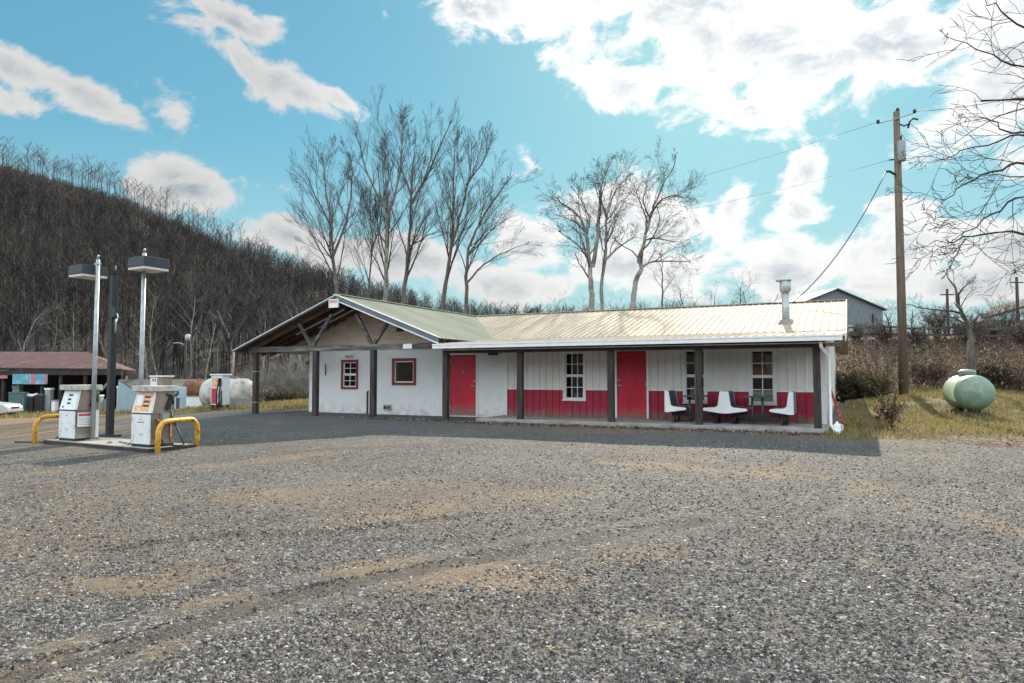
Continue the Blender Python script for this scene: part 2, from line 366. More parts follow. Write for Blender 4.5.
# ------------------------------------------------------------------ building frame and terrain heights
TH = -0.459; BX, BY = 2.789, 19.354            # the building's post line; u runs along it, n into depth
U = Vector((math.cos(TH), math.sin(TH), 0)); N = Vector((-U.y, U.x, 0))
def bw(t, s, z=0.): return Vector((BX, BY, 0)) + U * t + N * s + Vector((0, 0, z))
def b_local(x, y):
    dx, dy = x - BX, y - BY
    return dx * U.x + dy * U.y, dx * N.x + dy * N.y
_cp = [(0, 0, 0), (0, -20, -.1), (-25, -20, -.6), (25, -20, .2), (0, 5, 0), (-6, 5, -.03), (6, 5, .03), (0, 12, .08), (8, 12, .13), (14, 8, .12), (25, 10, .3), (-15, 8, -.2), (-8, 12, -.08),
       (-7, 15.5, -.08), (-9.7, 16.5, -.09), (-12.5, 18, -.13), (-4, 16, .05), (-16, 22, -.28), (-25, 15, -.6),
       (-15, 30, .05), (-9, 36, .3), (-25, 30, -.65), (-30, 40, -.95), (-36, 53, -1.25), (-28, 53, -1.05), (-15, 50, -.3), (-50, 50, -1.4), (-60, 85, -1.4), (-30, 85, -.6), (-40, 25, -1.0), (-140, 60, -2), (-140, -20, -1.5),
       (15.3, 23, .3), (12, 20, .22), (16, 28, .79), (13.5, 27, .62), (20, 25, .5), (27, 26, .8), (10, 24, .3),
       (19, 40, 3.5), (26, 40, 3.6), (33, 40, 3.7), (48, 42, 4.0), (14, 40, 3.2), (17, 31.3, .95), (23, 31.3, 1.0), (30, 31.5, 1.15), (44, 32, 1.4),
       (20, 50, 3.95), (30, 60, 4.3), (32, 80, 5.2), (60, 80, 5.5), (0, 60, 2.2), (0, 85, 3.2), (9, 42, 2.6), (140, 60, 8), (140, -20, 2)]
for _t in (-14, -9, -4, 1, 6):
    for _s, _z in ((-.6, .20), (2, .21), (8, .22), (15, .24)): _p = bw(_t, _s); _cp.append((_p.x, _p.y, _z))
_cp = np.array(_cp, float); _C = 2.5
def _phi(d2): return np.sqrt(d2 + _C * _C)
_A = _phi(((_cp[:, None, :2] - _cp[None, :, :2]) ** 2).sum(-1)); _w = np.linalg.solve(_A + np.eye(len(_cp)) * -.02, _cp[:, 2])
def ground_z(x, y):
    x = np.atleast_1d(np.asarray(x, float)); y = np.atleast_1d(np.asarray(y, float)); out = np.empty(x.shape)
    xf, yf = x.ravel(), y.ravel(); o = np.empty(xf.size)
    for i in range(0, xf.size, 20000):
        d2 = (xf[i:i + 20000, None] - _cp[None, :, 0]) ** 2 + (yf[i:i + 20000, None] - _cp[None, :, 1]) ** 2
        o[i:i + 20000] = _phi(d2) @ _w
    return o.reshape(x.shape)
def gz(x, y): return float(ground_z(x, y)[0])
def on_ground(px, py, lift=0.):
    """the ground point seen at (px, py)"""
    lo, hi = 2., 90.
    Y = lo; 
    for Y in np.geomspace(lo, hi, 600):
        p = at(px, py, Y)
        if p.z <= gz(p.x, p.y) + lift: return p
    return p

# smooth value noise for scatter masks and soil zones
_perm = rng.random((64, 64))
def vnoise(x, y, f):
    x = np.asarray(x) * f; y = np.asarray(y) * f; xi = np.floor(x).astype(int); yi = np.floor(y).astype(int)
    fx = x - xi; fy = y - yi; fx = fx * fx * (3 - 2 * fx); fy = fy * fy * (3 - 2 * fy)
    g = lambda a, b: _perm[a % 64, b % 64]
    return (g(xi, yi) * (1 - fx) + g(xi + 1, yi) * fx) * (1 - fy) + (g(xi, yi + 1) * (1 - fx) + g(xi + 1, yi + 1) * fx) * fy
def fbm(x, y, f, n=4): return sum(vnoise(x + 17.3 * i, y - 9.1 * i, f * 2 ** i) * .5 ** i for i in range(n)) / sum(.5 ** i for i in range(n))
def sstep(v, a, b): t = np.clip((v - a) / (b - a), 0, 1); return t * t * (3 - 2 * t)
def polyline_dist(x, y, pts):
    d = np.full(x.shape, 1e9)
    for (ax, ay), (bx, by) in zip(pts[:-1], pts[1:]):
        t = np.clip(((x - ax) * (bx - ax) + (y - ay) * (by - ay)) / ((bx - ax) ** 2 + (by - ay) ** 2), 0, 1)
        d = np.minimum(d, np.hypot(x - ax - t * (bx - ax), y - ay - t * (by - ay)))
    return d
def px_path(pts): return [tuple(on_ground(*p)[:2]) for p in pts]
def in_building(x, y, m=0.): t, s = b_local(x, y); return (t > -12.9 - m) & (t < 5.5 + m) & (s > 1.7 - m) & (s < 16.2 + m)
def grass_zone(x, y):
    t, s = b_local(x, y); n = fbm(x, y, .35) - .5
    right = sstep(y + n * 3.0 - .05 * (x - 8), 14.9, 16.2) * sstep(t + n * .6, 5.4, 5.8)
    left = sstep(y + n * 3, 27, 29) * sstep(x + n * 3, -17, -14) * (1 - sstep(x, 2, 3)) * (1 - sstep(t + n, -13.2, -12.6) * sstep(1.5 - s, 0, .6))
    far = sstep(y + n * 4 + (x + 30) * .06, 43, 45)
    return np.clip(np.maximum(np.maximum(right, left), far), 0, 1)
def litter_zone(x, y):
    t, s = b_local(x, y); n = fbm(x, y, .5) - .5
    bank = sstep(y + n * 2.0, 29.6, 31.2) * sstep(x, 8, 12)
    fringe = sstep(y + n * 3., 14.2, 15.2) * (1 - sstep(y + n * 5., 15.8, 19.)) * sstep(t + n * .8, 5.7, 6.3)
    front = np.exp(-((s + .65 + n * .7) / .30) ** 2) * sstep(t, -4.6, -3.8) * .8 * sstep(fbm(x, y, 1.3), .35, .6)
    pile = np.exp(-(((t + 7.2) / 1.6) ** 2 + ((s + .2) / .25) ** 2)) * .6
    return np.clip(np.maximum.reduce([bank * .95, fringe * .8, front, pile]), 0, 1)

def lines(a, b, d0, gro, c0, c1):
    """grid lines from a to b, spacing d0 between c0 and c1, growing outside"""
    mid = list(np.arange(c0, c1 + 1e-6, d0)); L = []; x = c0; d = d0
    while x > a: d *= gro; x -= d; L.append(x)
    H = []; x = c1; d = d0
    while x < b: d *= gro; x += d; H.append(x)
    return np.array(L[::-1] + mid + H)
def build_ground():
    xs = lines(-420, 420, .07, 1.032, -6, 7); ys = lines(-120, 110, .06, 1.022, 2.5, 9)
    X, Y = np.meshgrid(xs, ys); Z = ground_z(np.clip(X, -140, 140), np.clip(Y, -20, 90))
    # ruts, hummocks and pot-holes in the lot
    lot = 1 - np.maximum(grass_zone(X, Y), 0)
    rut1 = polyline_dist(X, Y, RUT1); rut2 = polyline_dist(X, Y, RUT2)
    wob = (fbm(X, Y, 1.1) - .5)
    nearf = np.exp(-np.maximum(Y - 4, 0) / 14.)
    Z += (fbm(X, Y, .45) - .5) * .09 * sstep(Y, 22, 12) + (fbm(X, Y, 2.1, 3) - .5) * .045 * nearf
    Z -= np.exp(-(rut1 / .13) ** 2) * .028 + np.exp(-(rut2 / .09) ** 2) * .015
    Z += np.exp(-((rut1 - .26) / .12) ** 2) * .010
    dirt = np.zeros_like(X)
    for path, w, k in DIRT:
        d = polyline_dist(X, Y, path); dirt = np.maximum(dirt, k * (1 - sstep(d + wob * w * 2.4, w * .35, w * 1.25)))
    dirt = dirt * sstep(fbm(X, Y, 2.6) + fbm(X, Y, .9), .62, 1.12)
    dirt = np.maximum(dirt, .75 * sstep(fbm(X * .6 + 40, Y, .22, 5), .58, .76) * sstep(Y, 30, 10))
    yard = sstep(Y + wob * 4, 18.5, 22) * sstep(-X - .15 * Y + wob * 3, 8, 10.5)
    dirt = np.maximum(dirt, 1.15 * yard)
    dark = np.maximum.reduce([.9 * (1 - sstep(rut1 + wob * .30, .04, .17)) * sstep(fbm(X, Y, 1.7), .12, .36), .75 * (1 - sstep(rut2 + wob * .25, .03, .16)), .55 * (1 - sstep(polyline_dist(X, Y, RUT3) + wob * .3, .03, .16)) * sstep(fbm(X, Y, 1.4), .3, .5),
                              *[k * (1 - sstep(polyline_dist(X, Y, p) + wob * .5, w * .3, w)) for p, w, k in DARK_PATCHES]])
    t, s = b_local(X, Y)
    asp = sstep(s + wob * 1.0, -4.2, -3.4) * (1 - sstep(t + wob * 1.5, -6.3, -4.8)) * sstep(t + wob * 2, -19, -17) * (1 - sstep(s, 2.2, 2.6))
    G = grass_zone(X, Y); Lt = litter_zone(X, Y)
    me_v = np.stack([X, Y, Z], -1).reshape(-1, 3); ny, nx = X.shape
    i = np.arange(ny * nx).reshape(ny, nx); F = np.stack([i[:-1, :-1], i[:-1, 1:], i[1:, 1:], i[1:, :-1]], -1).reshape(-1, 4)
    o = np_mesh('ground', me_v, F, ground_material(), True)
    for nm, ch in (('zone', (dirt, G, Lt, asp)), ('wear', (dark, dark * 0, dark * 0, dark * 0 + 1))):
        a = o.data.attributes.new(nm, 'FLOAT_COLOR', 'POINT')
        a.data.foreach_set('color', np.stack(ch, -1).astype(np.float32).reshape(-1))
    return tag(o, kind='structure')

def ground_material():
    m = bpy.data.materials.new('gravel_and_grass_ground'); m.use_nodes = True
    t = NT(m.node_tree); b = t.n['Principled BSDF']
    tc = t.new('ShaderNodeTexCoord'); v = tc.outputs['Object']
    za = t.new('ShaderNodeAttribute', attribute_name='zone'); wa = t.new('ShaderNodeAttribute', attribute_name='wear')
    sp = t.new('ShaderNodeSeparateColor'); t.put(sp.inputs[0], za.outputs['Color']); dirt, grass, litter = sp.outputs[0], sp.outputs[1], sp.outputs[2]; asp = za.outputs['Alpha']
    sw = t.new('ShaderNodeSeparateColor'); t.put(sw.inputs[0], wa.outputs['Color']); dark = sw.outputs[0]
    wv = t.vec('ADD', v, t.vec('MULTIPLY', t.noise(v, 30, 2, .5, 0, 'Color'), (.02, .02, 0)))
    # stones of two sizes, each with its own grey
    vA = t.new('ShaderNodeTexVoronoi'); t.put(vA.inputs['Vector'], wv); vA.inputs['Scale'].default_value = 38
    vB = t.new('ShaderNodeTexVoronoi'); t.put(vB.inputs['Vector'], wv); vB.inputs['Scale'].default_value = 88
    def ramp(sock, stops):
        r = t.new('ShaderNodeValToRGB'); e = r.color_ramp.elements
        while len(e) < len(stops): e.new(.5)
        for q, (p, c) in zip(e, stops): q.position = p; q.color = (*c, 1)
        t.put(r.inputs[0], sock); return r.outputs[0]
    def r1(sock):
        s2 = t.new('ShaderNodeSeparateColor'); t.put(s2.inputs[0], sock); return s2.outputs[0]
    g1 = ramp(r1(vA.outputs['Color']), [(0, (.014, .013, .012)), (.35, (.043, .040, .037)), (.7, (.112, .104, .096)), (1, (.42, .40, .38))])
    g2 = ramp(r1(vB.outputs['Color']), [(0, (.025, .023, .021)), (.5, (.068, .062, .056)), (1, (.24, .222, .204))])
    big = t.smooth(t.noise(v, .45, 6, .65, .5), .40, .62); mid = t.noise(v, 2.3, 5, .65)
    pick = t.smooth(t.noise(v, 6, 4, .6), .42, .58)
    gravel = t.mix(pick, g2, g1)
    gravel = t.mix(t.smooth(mid, .35, .75), gravel, t.mix(.45, gravel, (.14, .128, .114)))
    gravel = t.mix(t.math('MULTIPLY', big, .45), gravel, t.mix(.5, gravel, (.030, .030, .031)))
    fines = t.mix(t.noise(v, 25, 5, .7), (.125, .084, .048), (.26, .185, .112))
    dm = t.math('MULTIPLY', dirt, t.smooth(t.noise(v, 11, 6, .75), .25, .62))
    c = t.mix(t.math('MULTIPLY', dm, .9), gravel, fines)
    c = t.mix(t.math('MULTIPLY', dark, .85), c, t.mix(.25, (.062, .050, .040), gravel))
    ap = t.mix(t.noise(v, 45, 4, .7), (.055, .060, .063), (.12, .122, .12))
    ap = t.mix(t.math('MULTIPLY', t.smooth(t.noise(v, 1.1, 6, .7), .5, .68), .6), ap, fines)
    c = t.mix(asp, c, ap)
    gn = t.noise(v, 9, 5, .7); gcol = t.mix(t.smooth(gn, .3, .7), (.075, .080, .026), (.17, .135, .062))
    gcol = t.mix(t.smooth(t.noise(v, .7, 4, .6), .42, .62), gcol, t.mix(gn, (.085, .068, .030), (.135, .10, .05)))
    c = t.mix(t.smooth(t.math('ADD', grass, t.math('MULTIPLY_ADD', t.noise(v, 5, 5, .7), .6, -.3)), .4, .6), c, gcol)
    lv = t.voro(v, 14, 'Color'); lcol = ramp(r1(lv), [(0, (.035, .025, .018)), (.5, (.09, .062, .042)), (.85, (.15, .105, .07)), (1, (.34, .26, .18))])
    c = t.mix(t.smooth(t.math('ADD', litter, t.math('MULTIPLY_ADD', t.noise(v, 6, 5, .7), .7, -.35)), .38, .6), c, lcol)
    t.put(b.inputs['Base Color'], c); b.inputs['Roughness'].default_value = .9; b.inputs['Specular IOR Level'].default_value = .3
    # relief
    hA = t.math('SUBTRACT', 1., t.math('MULTIPLY', vA.outputs['Distance'], 1.3), clamp=True)
    hB = t.math('SUBTRACT', 1., t.math('MULTIPLY', vB.outputs['Distance'], 1.3), clamp=True)
    ad = t.new('ShaderNodeMix'); t.put(ad.inputs[0], pick); t.put(ad.inputs[2], t.math('MULTIPLY', hB, .5)); t.put(ad.inputs[3], t.math('MULTIPLY', hA, t.math('ADD', r1(vA.outputs['Color']), .3)))
    h = t.math('ADD', ad.outputs[0], t.math('MULTIPLY', t.noise(v, 14, 6, .7), .7))
    h = t.math('MULTIPLY', h, t.math('SUBTRACT', 1., t.math('MULTIPLY', dm, .65)))
    bp = t.new('ShaderNodeBump'); bp.inputs['Strength'].default_value = .9; bp.inputs['Distance'].default_value = .021
    t.put(bp.inputs['Height'], h); t.put(b.inputs['Normal'], bp.outputs[0])
    return m
RUT1 = px_path([(-60, 700), (20, 672), (120, 645), (270, 597), (420, 570), (520, 548), (610, 534), (700, 522)])
RUT3 = px_path([(250, 700), (360, 655), (520, 610), (680, 575), (800, 556)])
RUT2 = px_path([(120, 545), (230, 533), (330, 530), (420, 520), (480, 513)])
DIRT = [(px_path([(150, 530), (230, 535), (330, 522), (440, 508)]), .45, .9), (px_path([(180, 585), (280, 570), (400, 562), (500, 573), (560, 580)]), .42, .9),
        (px_path([(600, 462), (690, 468), (760, 472), (860, 490), (960, 515), (1060, 545)]), .34, .95), (px_path([(640, 452), (720, 462), (850, 480)]), .35, .7),
        (px_path([(-80, 600), (60, 590), (180, 600), (230, 590)]), .35, .8), (px_path([(-60, 560), (90, 552), (170, 545)]), .35, .7), (px_path([(0, 640), (60, 640), (140, 655), (200, 690)]), .2, .7), (px_path([(430, 585), (540, 640), (600, 690)]), .2, .75), (px_path([(0, 690), (40, 655), (90, 690)]), .2, .8),
        (px_path([(60, 470), (150, 470), (240, 462), (320, 455)]), .5, .7), (px_path([(650, 555), (560, 565), (660, 548)]), .3, .7), (px_path([(860, 560), (940, 600), (960, 610)]), .25, .7),
        (px_path([(-200, 425), (0, 423), (130, 420), (200, 415)]), 1.6, .95), (px_path([(-100, 440), (60, 432), (180, 424)]), 1.2, .8)]
DARK_PATCHES = [(px_path([(215, 537), (250, 534), (285, 531)]), .16, 1.), (px_path([(18, 487), (40, 487)]), .15, 1.), (px_path([(120, 470), (220, 462), (300, 452), (420, 446)]), .28, .55),
        (px_path([(20, 470), (110, 468)]), .3, .5)]  # patches and streaks where the lot is darker, pot-holes among them
build_ground()

# loose stones lying on the lot
def build_stones(n=190000):
    y = 1 / (1 / 2.6 + (1 / 15. - 1 / 2.6) * rng.random(n)); x = (rng.random(n) * 2 - 1) * (.82 * y + .8)
    k = fbm(x, y, 1.1) + .25 * rng.random(n) > .40; x, y = x[k], y[k]
    dd = polyline_dist(x, y, RUT1); k = (dd > .13) | (rng.random(x.size) < .12); x, y = x[k], y[k]; n = x.size
    z = ground_z(x, y) + (fbm(x, y, .45) - .5) * .09 * sstep(y, 22, 12) + (fbm(x, y, 2.1, 3) - .5) * .045 * np.exp(-np.maximum(y - 4, 0) / 14.)
    r = (.0045 + .010 * rng.random(n) ** 3) * (1 + y * .03)
    base = np.array([(1, 0, 0), (0, 1, 0), (-1, 0, 0), (0, -1, 0), (0, 0, 1), (0, 0, -1)], float)
    F = np.array([(0, 1, 4), (1, 2, 4), (2, 3, 4), (3, 0, 4), (1, 0, 5), (2, 1, 5), (3, 2, 5), (0, 3, 5)])
    V = base[None] * (.6 + .8 * rng.random((n, 6, 1))) * r[:, None, None] * np.stack([.8 + .7 * rng.random(n), .8 + .5 * rng.random(n), .5 + .4 * rng.random(n)], -1)[:, None]
    V += (rng.random((n, 6, 3)) - .5) * r[:, None, None] * .5
    a = rng.random(n) * 6.283; ca, sa = np.cos(a)[:, None], np.sin(a)[:, None]
    V[..., 0], V[..., 1] = V[..., 0] * ca - V[..., 1] * sa, V[..., 0] * sa + V[..., 1] * ca
    V += np.stack([x, y, z + r * .15], -1)[:, None]
    o = np_mesh('gravel', V.reshape(-1, 3), (F[None] + 6 * np.arange(n)[:, None, None]).reshape(-1, 3), STONE)
    tag(o, kind='stuff')
build_stones()

# ------------------------------------------------------------------ hill
_hp = np.array([-900, -400, 0, 100, 200, 300, 400, 500, 600, 760, 900, 1100, 2000], float)
_hy = np.array([60, 70, 163, 193, 235, 282, 306, 319, 327, 332, 334, 336, 330], float)
HC, HF = 250., 76.
def hill_z(x, y):
    x = np.asarray(x, float); y = np.asarray(y, float)
    yc = np.interp(512 + FPX * x / y, _hp, _hy)
    zc = EYE + (376.05 - yc) / FPX * HC
    foot = ground_z(np.clip(x / y * 80., -140, 140), np.full(x.shape, 80.)) - .4
    k = np.clip((y - HF) / (HC - HF), 0, 1.6)
    rise = np.where(k < 1, k ** 1.05, 1 - (k - 1) * .6)
    bumps = (fbm(x, y, .022) - .5) * 10 * np.clip(k * 3, 0, 1) * np.clip((1 - k) * 4, 0, 1)
    return foot + (zc - foot) * rise + bumps
def build_hill():
    P = np.linspace(-900, 1900, 180); Y = np.linspace(HF - 6, 340, 60)
    PP, YY = np.meshgrid(P, Y); XX = (PP - 512) / FPX * YY; ZZ = hill_z(XX, YY); ZZ[0] -= 3
    i = np.arange(PP.size).reshape(PP.shape); F = np.stack([i[:-1, :-1], i[:-1, 1:], i[1:, 1:], i[1:, :-1]], -1).reshape(-1, 4)
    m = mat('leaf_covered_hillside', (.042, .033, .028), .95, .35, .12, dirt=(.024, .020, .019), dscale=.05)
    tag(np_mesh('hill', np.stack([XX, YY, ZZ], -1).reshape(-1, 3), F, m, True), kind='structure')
build_hill()

def build_unseen_hill():  # unseen hill behind the camera, added to darken the window reflections
    A = np.linspace(R(95), R(265), 90); D = np.array([95, 110, 140, 180, 230]); H = np.array([0, .35, .75, 1., .85])
    AA, DD = np.meshgrid(A, D); XX = np.sin(AA) * DD; YY = np.cos(AA) * DD
    top = 26 + 14 * (fbm(AA * 9, AA * 0 + 3, 1.) - .3); ZZ = -2 + H[:, None] * top + (fbm(XX, YY, .06) - .5) * 4 * (H[:, None] > 0)
    i = np.arange(AA.size).reshape(AA.shape); F = np.stack([i[:-1, :-1], i[1:, :-1], i[1:, 1:], i[:-1, 1:]], -1).reshape(-1, 4)
    tag(np_mesh('hill', np.stack([XX, YY, ZZ], -1).reshape(-1, 3), F, MATS['leaf_covered_hillside'], True), kind='structure')
build_unseen_hill()

# ------------------------------------------------------------------ trees
class Branches:
    """collects tapering polylines and turns them into one numpy mesh"""
    def __init__(s): s.v = []; s.f = []; s.n = 0
    def line(s, pts, rs, sides):
        pts = np.asarray(pts, float); rs = np.asarray(rs, float); m = len(pts)
        d = np.gradient(pts, axis=0); d /= np.linalg.norm(d, axis=1, keepdims=True) + 1e-9
        ref = np.array([1., 0, 0]) if abs(d[0, 0]) < .8 else np.array([0, 1., 0])
        a = np.cross(d, ref); a /= np.linalg.norm(a, axis=1, keepdims=True) + 1e-9; b = np.cross(d, a)
        ang = np.arange(sides) * 2 * np.pi / sides
        ring = pts[:, None] + rs[:, None, None] * (a[:, None] * np.cos(ang)[None, :, None] + b[:, None] * np.sin(ang)[None, :, None])
        s.v.append(ring.reshape(-1, 3))
        i = np.arange(m - 1)[:, None] * sides; k = np.arange(sides)[None]; k2 = (k + 1) % sides
        s.f.append((np.stack([i + k, i + k2, i + sides + k2, i + sides + k], -1) + s.n).reshape(-1, 4)); s.n += m * sides
    def arrays(s): return np.concatenate(s.v), np.concatenate(s.f)
    def build(s, name, m, parent=None):
        v, f = s.arrays(); return np_mesh(name, v, f, m, True, parent)
RMIN = .0050; TOPK = .85
def unit(v): return v / (np.linalg.norm(v) + 1e-9)
def grow(B, p, d, L, r, lvl, maxl, ang, up, rg, kids, wig=.18, tip=.25, lean=None):
    """one branch, its children and theirs"""
    k = 6 if lvl == 0 else (5 if lvl == 1 else (4 if lvl == 2 else 3))
    pts = [np.array(p)]; d = unit(np.array(d, float)); dirs = [d]
    for i in range(k):
        d = unit(d + rg.normal(0, wig, 3) + np.array([0, 0, up])); pts.append(pts[-1] + d * L / k); dirs.append(d)
    rs = r * (1 - np.linspace(0, 1, k + 1) * (1 - tip)); rs = np.maximum(rs, RMIN)
    B.line(pts, rs, 6 if r > .08 else (4 if r > .025 else 3))
    if lvl >= maxl: return
    spawn(B, pts, dirs, rs, L, lvl, maxl, ang, up, rg, kids, wig)
def spawn(B, pts, dirs, rs, L, lvl, maxl, ang, up, rg, kids, wig, start=.22):
    n = kids[min(lvl, len(kids) - 1)]; k = len(pts) - 1
    for j in range(n):
        u = start + (1 - start) * ((j + rg.random()) / n); u = min(u, .999); i = int(u * k); f = u * k - i
        p = pts[i] * (1 - f) + pts[i + 1] * f; dd = dirs[min(i + 1, k)]; rr = rs[i] * (1 - f) + rs[i + 1] * f
        ax = unit(np.cross(dd, rg.normal(0, 1, 3))); a = ang * (.65 + .7 * rg.random())
        nd = dd * math.cos(a) + ax * math.sin(a)
        l2 = L * (.36 + .30 * rg.random()) * (1.15 - .55 * u) * (TOPK if lvl == 0 else 1.)
        grow(B, p, nd, l2, rr * (.34 + .18 * rg.random()), lvl + 1, maxl, ang, up * .75, rg, kids, wig * .9)
def bare_tree(name, Y, stems, label, cat='tree', group=None, depth=.25, seed=1, maxl=4, ang=.5, up=.10, kids=(9, 7, 5, 4), mtrunk=None, mtwig=None, wig=.09, cut=.90, sub=.6):
    """a leafless tree: its main stems follow the photograph, everything finer is grown from them"""
    rg = np.random.default_rng(seed)
    T = Branches(); C_ = Branches(); first = None; z0 = None
    for si, (poly, r0, r1) in enumerate(stems):
        pts = []; off = 0.
        for i, (px, py) in enumerate(poly):
            off = off + rg.normal(0, depth) if i else (0 if si == 0 else None)
            if off is None:   # side stem: starts on the stem already laid nearest to it
                q = np.array(at(px, py, Y)); off = min(((np.hypot(a[0] - q[0], a[2] - q[2]), a[1] - Y) for a in first))[1]
            pts.append(np.array(at(px, py, Y + off)))
        if si == 0:
            b = pts[0]; g = gz(b[0], b[1]) if b[1] < 85 else b[2] - 1
            if b[2] > g: pts.insert(0, np.array([b[0] + .02, b[1], g - .15]))
        # finer points
        P = np.array(pts); tt = np.linspace(0, 1, len(P)); uu = np.linspace(0, 1, len(P) * 3 - 2)
        Q = np.stack([np.interp(uu, tt, P[:, i]) for i in range(3)], -1); Q[1:-1] = (Q[:-2] + 2 * Q[1:-1] + Q[2:]) / 4
        Q[1:-1] += rg.normal(0, .03, Q[1:-1].shape)
        if cut < 1 and r0 > .055:   # the drawn stems include the twigs at their tips; those are grown below
            Q = Q[:max(4, int(round(len(Q) * cut)))]
        rs = np.linspace(r0, r1, len(Q)); rs[0] *= 1.25 if si == 0 else 1
        (T if r0 > .06 else C_).line(Q, rs, 7 if r0 > .08 else 4)
        first = list(Q) if first is None else first + list(Q)
        L = float(np.linalg.norm(np.diff(Q, axis=0), axis=1).sum()); dirs = [unit(q) for q in np.gradient(Q, axis=0)]
        L0 = L if si == 0 else L0; q_ = min(1., L / (.8 * L0)); kk = (max(7, int(kids[0] * q_)),) + tuple(kids[1:])
        spawn(C_, list(Q), dirs, rs, max(L, sub * L0) * .62, 0, maxl - (0 if q_ > .45 else 1), ang, up, rg, kk, wig, start=.30 if si == 0 else .15)
        grow(C_, Q[-1], dirs[-1], L * .07, r1, 1, maxl, ang, up, rg, kids, wig)
    base = first[0]
    o = thing(name, (base[0], base[1], base[2]), 0, label, cat, group)
    for br, nm, m in ((T, 'trunk', mtrunk or BARK), (C_, 'crown', mtwig or TWIGS)):
        v, f = br.arrays(); np_mesh(nm, v - base, f, m, True, o)
    return o

def z6(*p): return [(280 + x / 2.846, 80 + y / 2.846) for x, y in p]
def z7(*p): return [(520 + x / 3.386, 100 + y / 3.386) for x, y in p]
TALL = dict(ang=.40, up=.09, kids=(16, 8, 5, 3), maxl=4)
G1 = 'tall bare trees behind the canopy'
bare_tree('bare_tree', 47, [(z6((165, 640), (158, 560), (150, 480), (145, 400), (128, 300), (120, 195)), .17, .03), (z6((155, 520), (115, 460), (75, 425)), .06, .02), (z6((152, 500), (190, 400), (205, 300), (200, 200)), .10, .025), (z6((148, 420), (100, 330), (70, 250)), .06, .02)],
          'leafless tree with a fan of thin upright limbs, behind the peak of the canopy roof', group=G1, seed=11, **TALL)
bare_tree('bare_tree', 50, [(z6((300, 660), (302, 560), (304, 480), (305, 380), (300, 260), (296, 75)), .24, .035), (z6((305, 372), (262, 300), (232, 220), (215, 140)), .12, .025), (z6((303, 395), (338, 300), (348, 180), (345, 90)), .12, .025), (z6((304, 470), (260, 400), (225, 280)), .08, .02)],
          'tallest leafless tree with a pale straight trunk, left of its twin', group=G1, seed=12, mtrunk=PALEBARK, **TALL)
bare_tree('bare_tree', 49, [(z6((348, 660), (358, 560), (366, 480), (372, 380), (378, 250), (396, 70)), .22, .03), (z6((375, 352), (420, 270), (455, 190), (490, 105)), .12, .025), (z6((366, 475), (420, 440), (475, 425)), .06, .02), (z6((374, 330), (340, 240), (355, 130)), .09, .02)],
          'tall leafless tree with a dark trunk, right of the pale-trunked one', group=G1, seed=13, **TALL)
bare_tree('bare_tree', 46, [(z6((462, 650), (475, 550), (487, 480), (512, 390), (540, 270), (556, 150)), .19, .03), (z6((487, 480), (492, 380), (492, 270), (500, 150)), .09, .02), (z6((530, 300), (575, 240), (600, 180)), .06, .02)],
          'leafless tree leaning right with a thin upright second stem, behind the roof valley', group=G1, seed=14, **TALL)
bare_tree('bare_tree', 45, [(z6((530, 650), (530, 560), (536, 480), (572, 400), (612, 335), (662, 262)), .16, .03), (z6((530, 580), (580, 525), (645, 482), (722, 462)), .07, .02), (z6((535, 500), (590, 440), (650, 370)), .07, .02)],
          'low leafless tree spreading far to the right, rightmost of the tall group', group=G1, seed=15, ang=.5, up=.06, kids=(12, 7, 5, 3), maxl=4)
bare_tree('bare_tree', 52, [(z6((248, 650), (256, 540), (266, 460), (255, 380), (250, 300)), .10, .02), (z6((262, 480), (285, 420), (290, 350)), .05, .02)],
          'slender dark leafless tree in the gap left of the pale trunk', group=G1, seed=16, **TALL)
G2 = 'bare trees behind the long roof'
WIDE = dict(ang=.62, up=.07, kids=(10, 7, 5, 3), maxl=4, wig=.2)
bare_tree('bare_tree', 41, [(z7((245, 680), (240, 620), (232, 540), (226, 455), (206, 400), (165, 362), (112, 342)), .20, .04), (z7((246, 565), (264, 455), (270, 365), (276, 290), (300, 225), (312, 185)), .14, .03), (z7((236, 550), (195, 482), (112, 430)), .08, .02), (z7((226, 455), (240, 400), (205, 330), (165, 290)), .08, .02)],
          'spreading leafless tree with two crooked main stems, left behind the long roof', group=G2, seed=21, mtrunk=PALEBARK, **WIDE)
bare_tree('bare_tree', 42, [(z7((275, 680), (278, 620), (286, 545), (292, 440), (290, 380), (332, 300), (378, 240)), .14, .03), (z7((290, 542), (340, 492), (412, 450)), .08, .02), (z7((292, 400), (270, 330), (300, 260)), .06, .02)],
          'slim leafless tree standing close to the right of the spreading one', group=G2, seed=22, mtrunk=PALEBARK, **WIDE)
bare_tree('bare_tree', 40, [(z7((382, 680), (392, 620), (411, 570), (402, 530), (420, 482), (440, 400), (450, 360), (482, 290), (520, 230), (532, 150)), .18, .03), (z7((411, 570), (440, 546), (522, 546), (592, 540)), .08, .02), (z7((450, 370), (500, 322), (562, 332)), .06, .02), (z7((436, 470), (470, 468), (520, 480)), .05, .02), (z7((440, 400), (410, 340), (430, 300)), .05, .02)],
          'curving leafless tree leaning right with one long low limb', group=G2, seed=23, mtrunk=PALEBARK, **WIDE)
bare_tree('bare_tree', 48, [(z7((482, 680), (482, 620), (482, 570), (480, 530)), .08, .02)], 'small dark leafless tree under the long low limb of the curving tree', group=G2, seed=24, ang=.7, up=.05, kids=(10, 6, 4), maxl=3)
def z8(*p): return [(840 + x / 5.255, 270 + y / 5.255) for x, y in p]
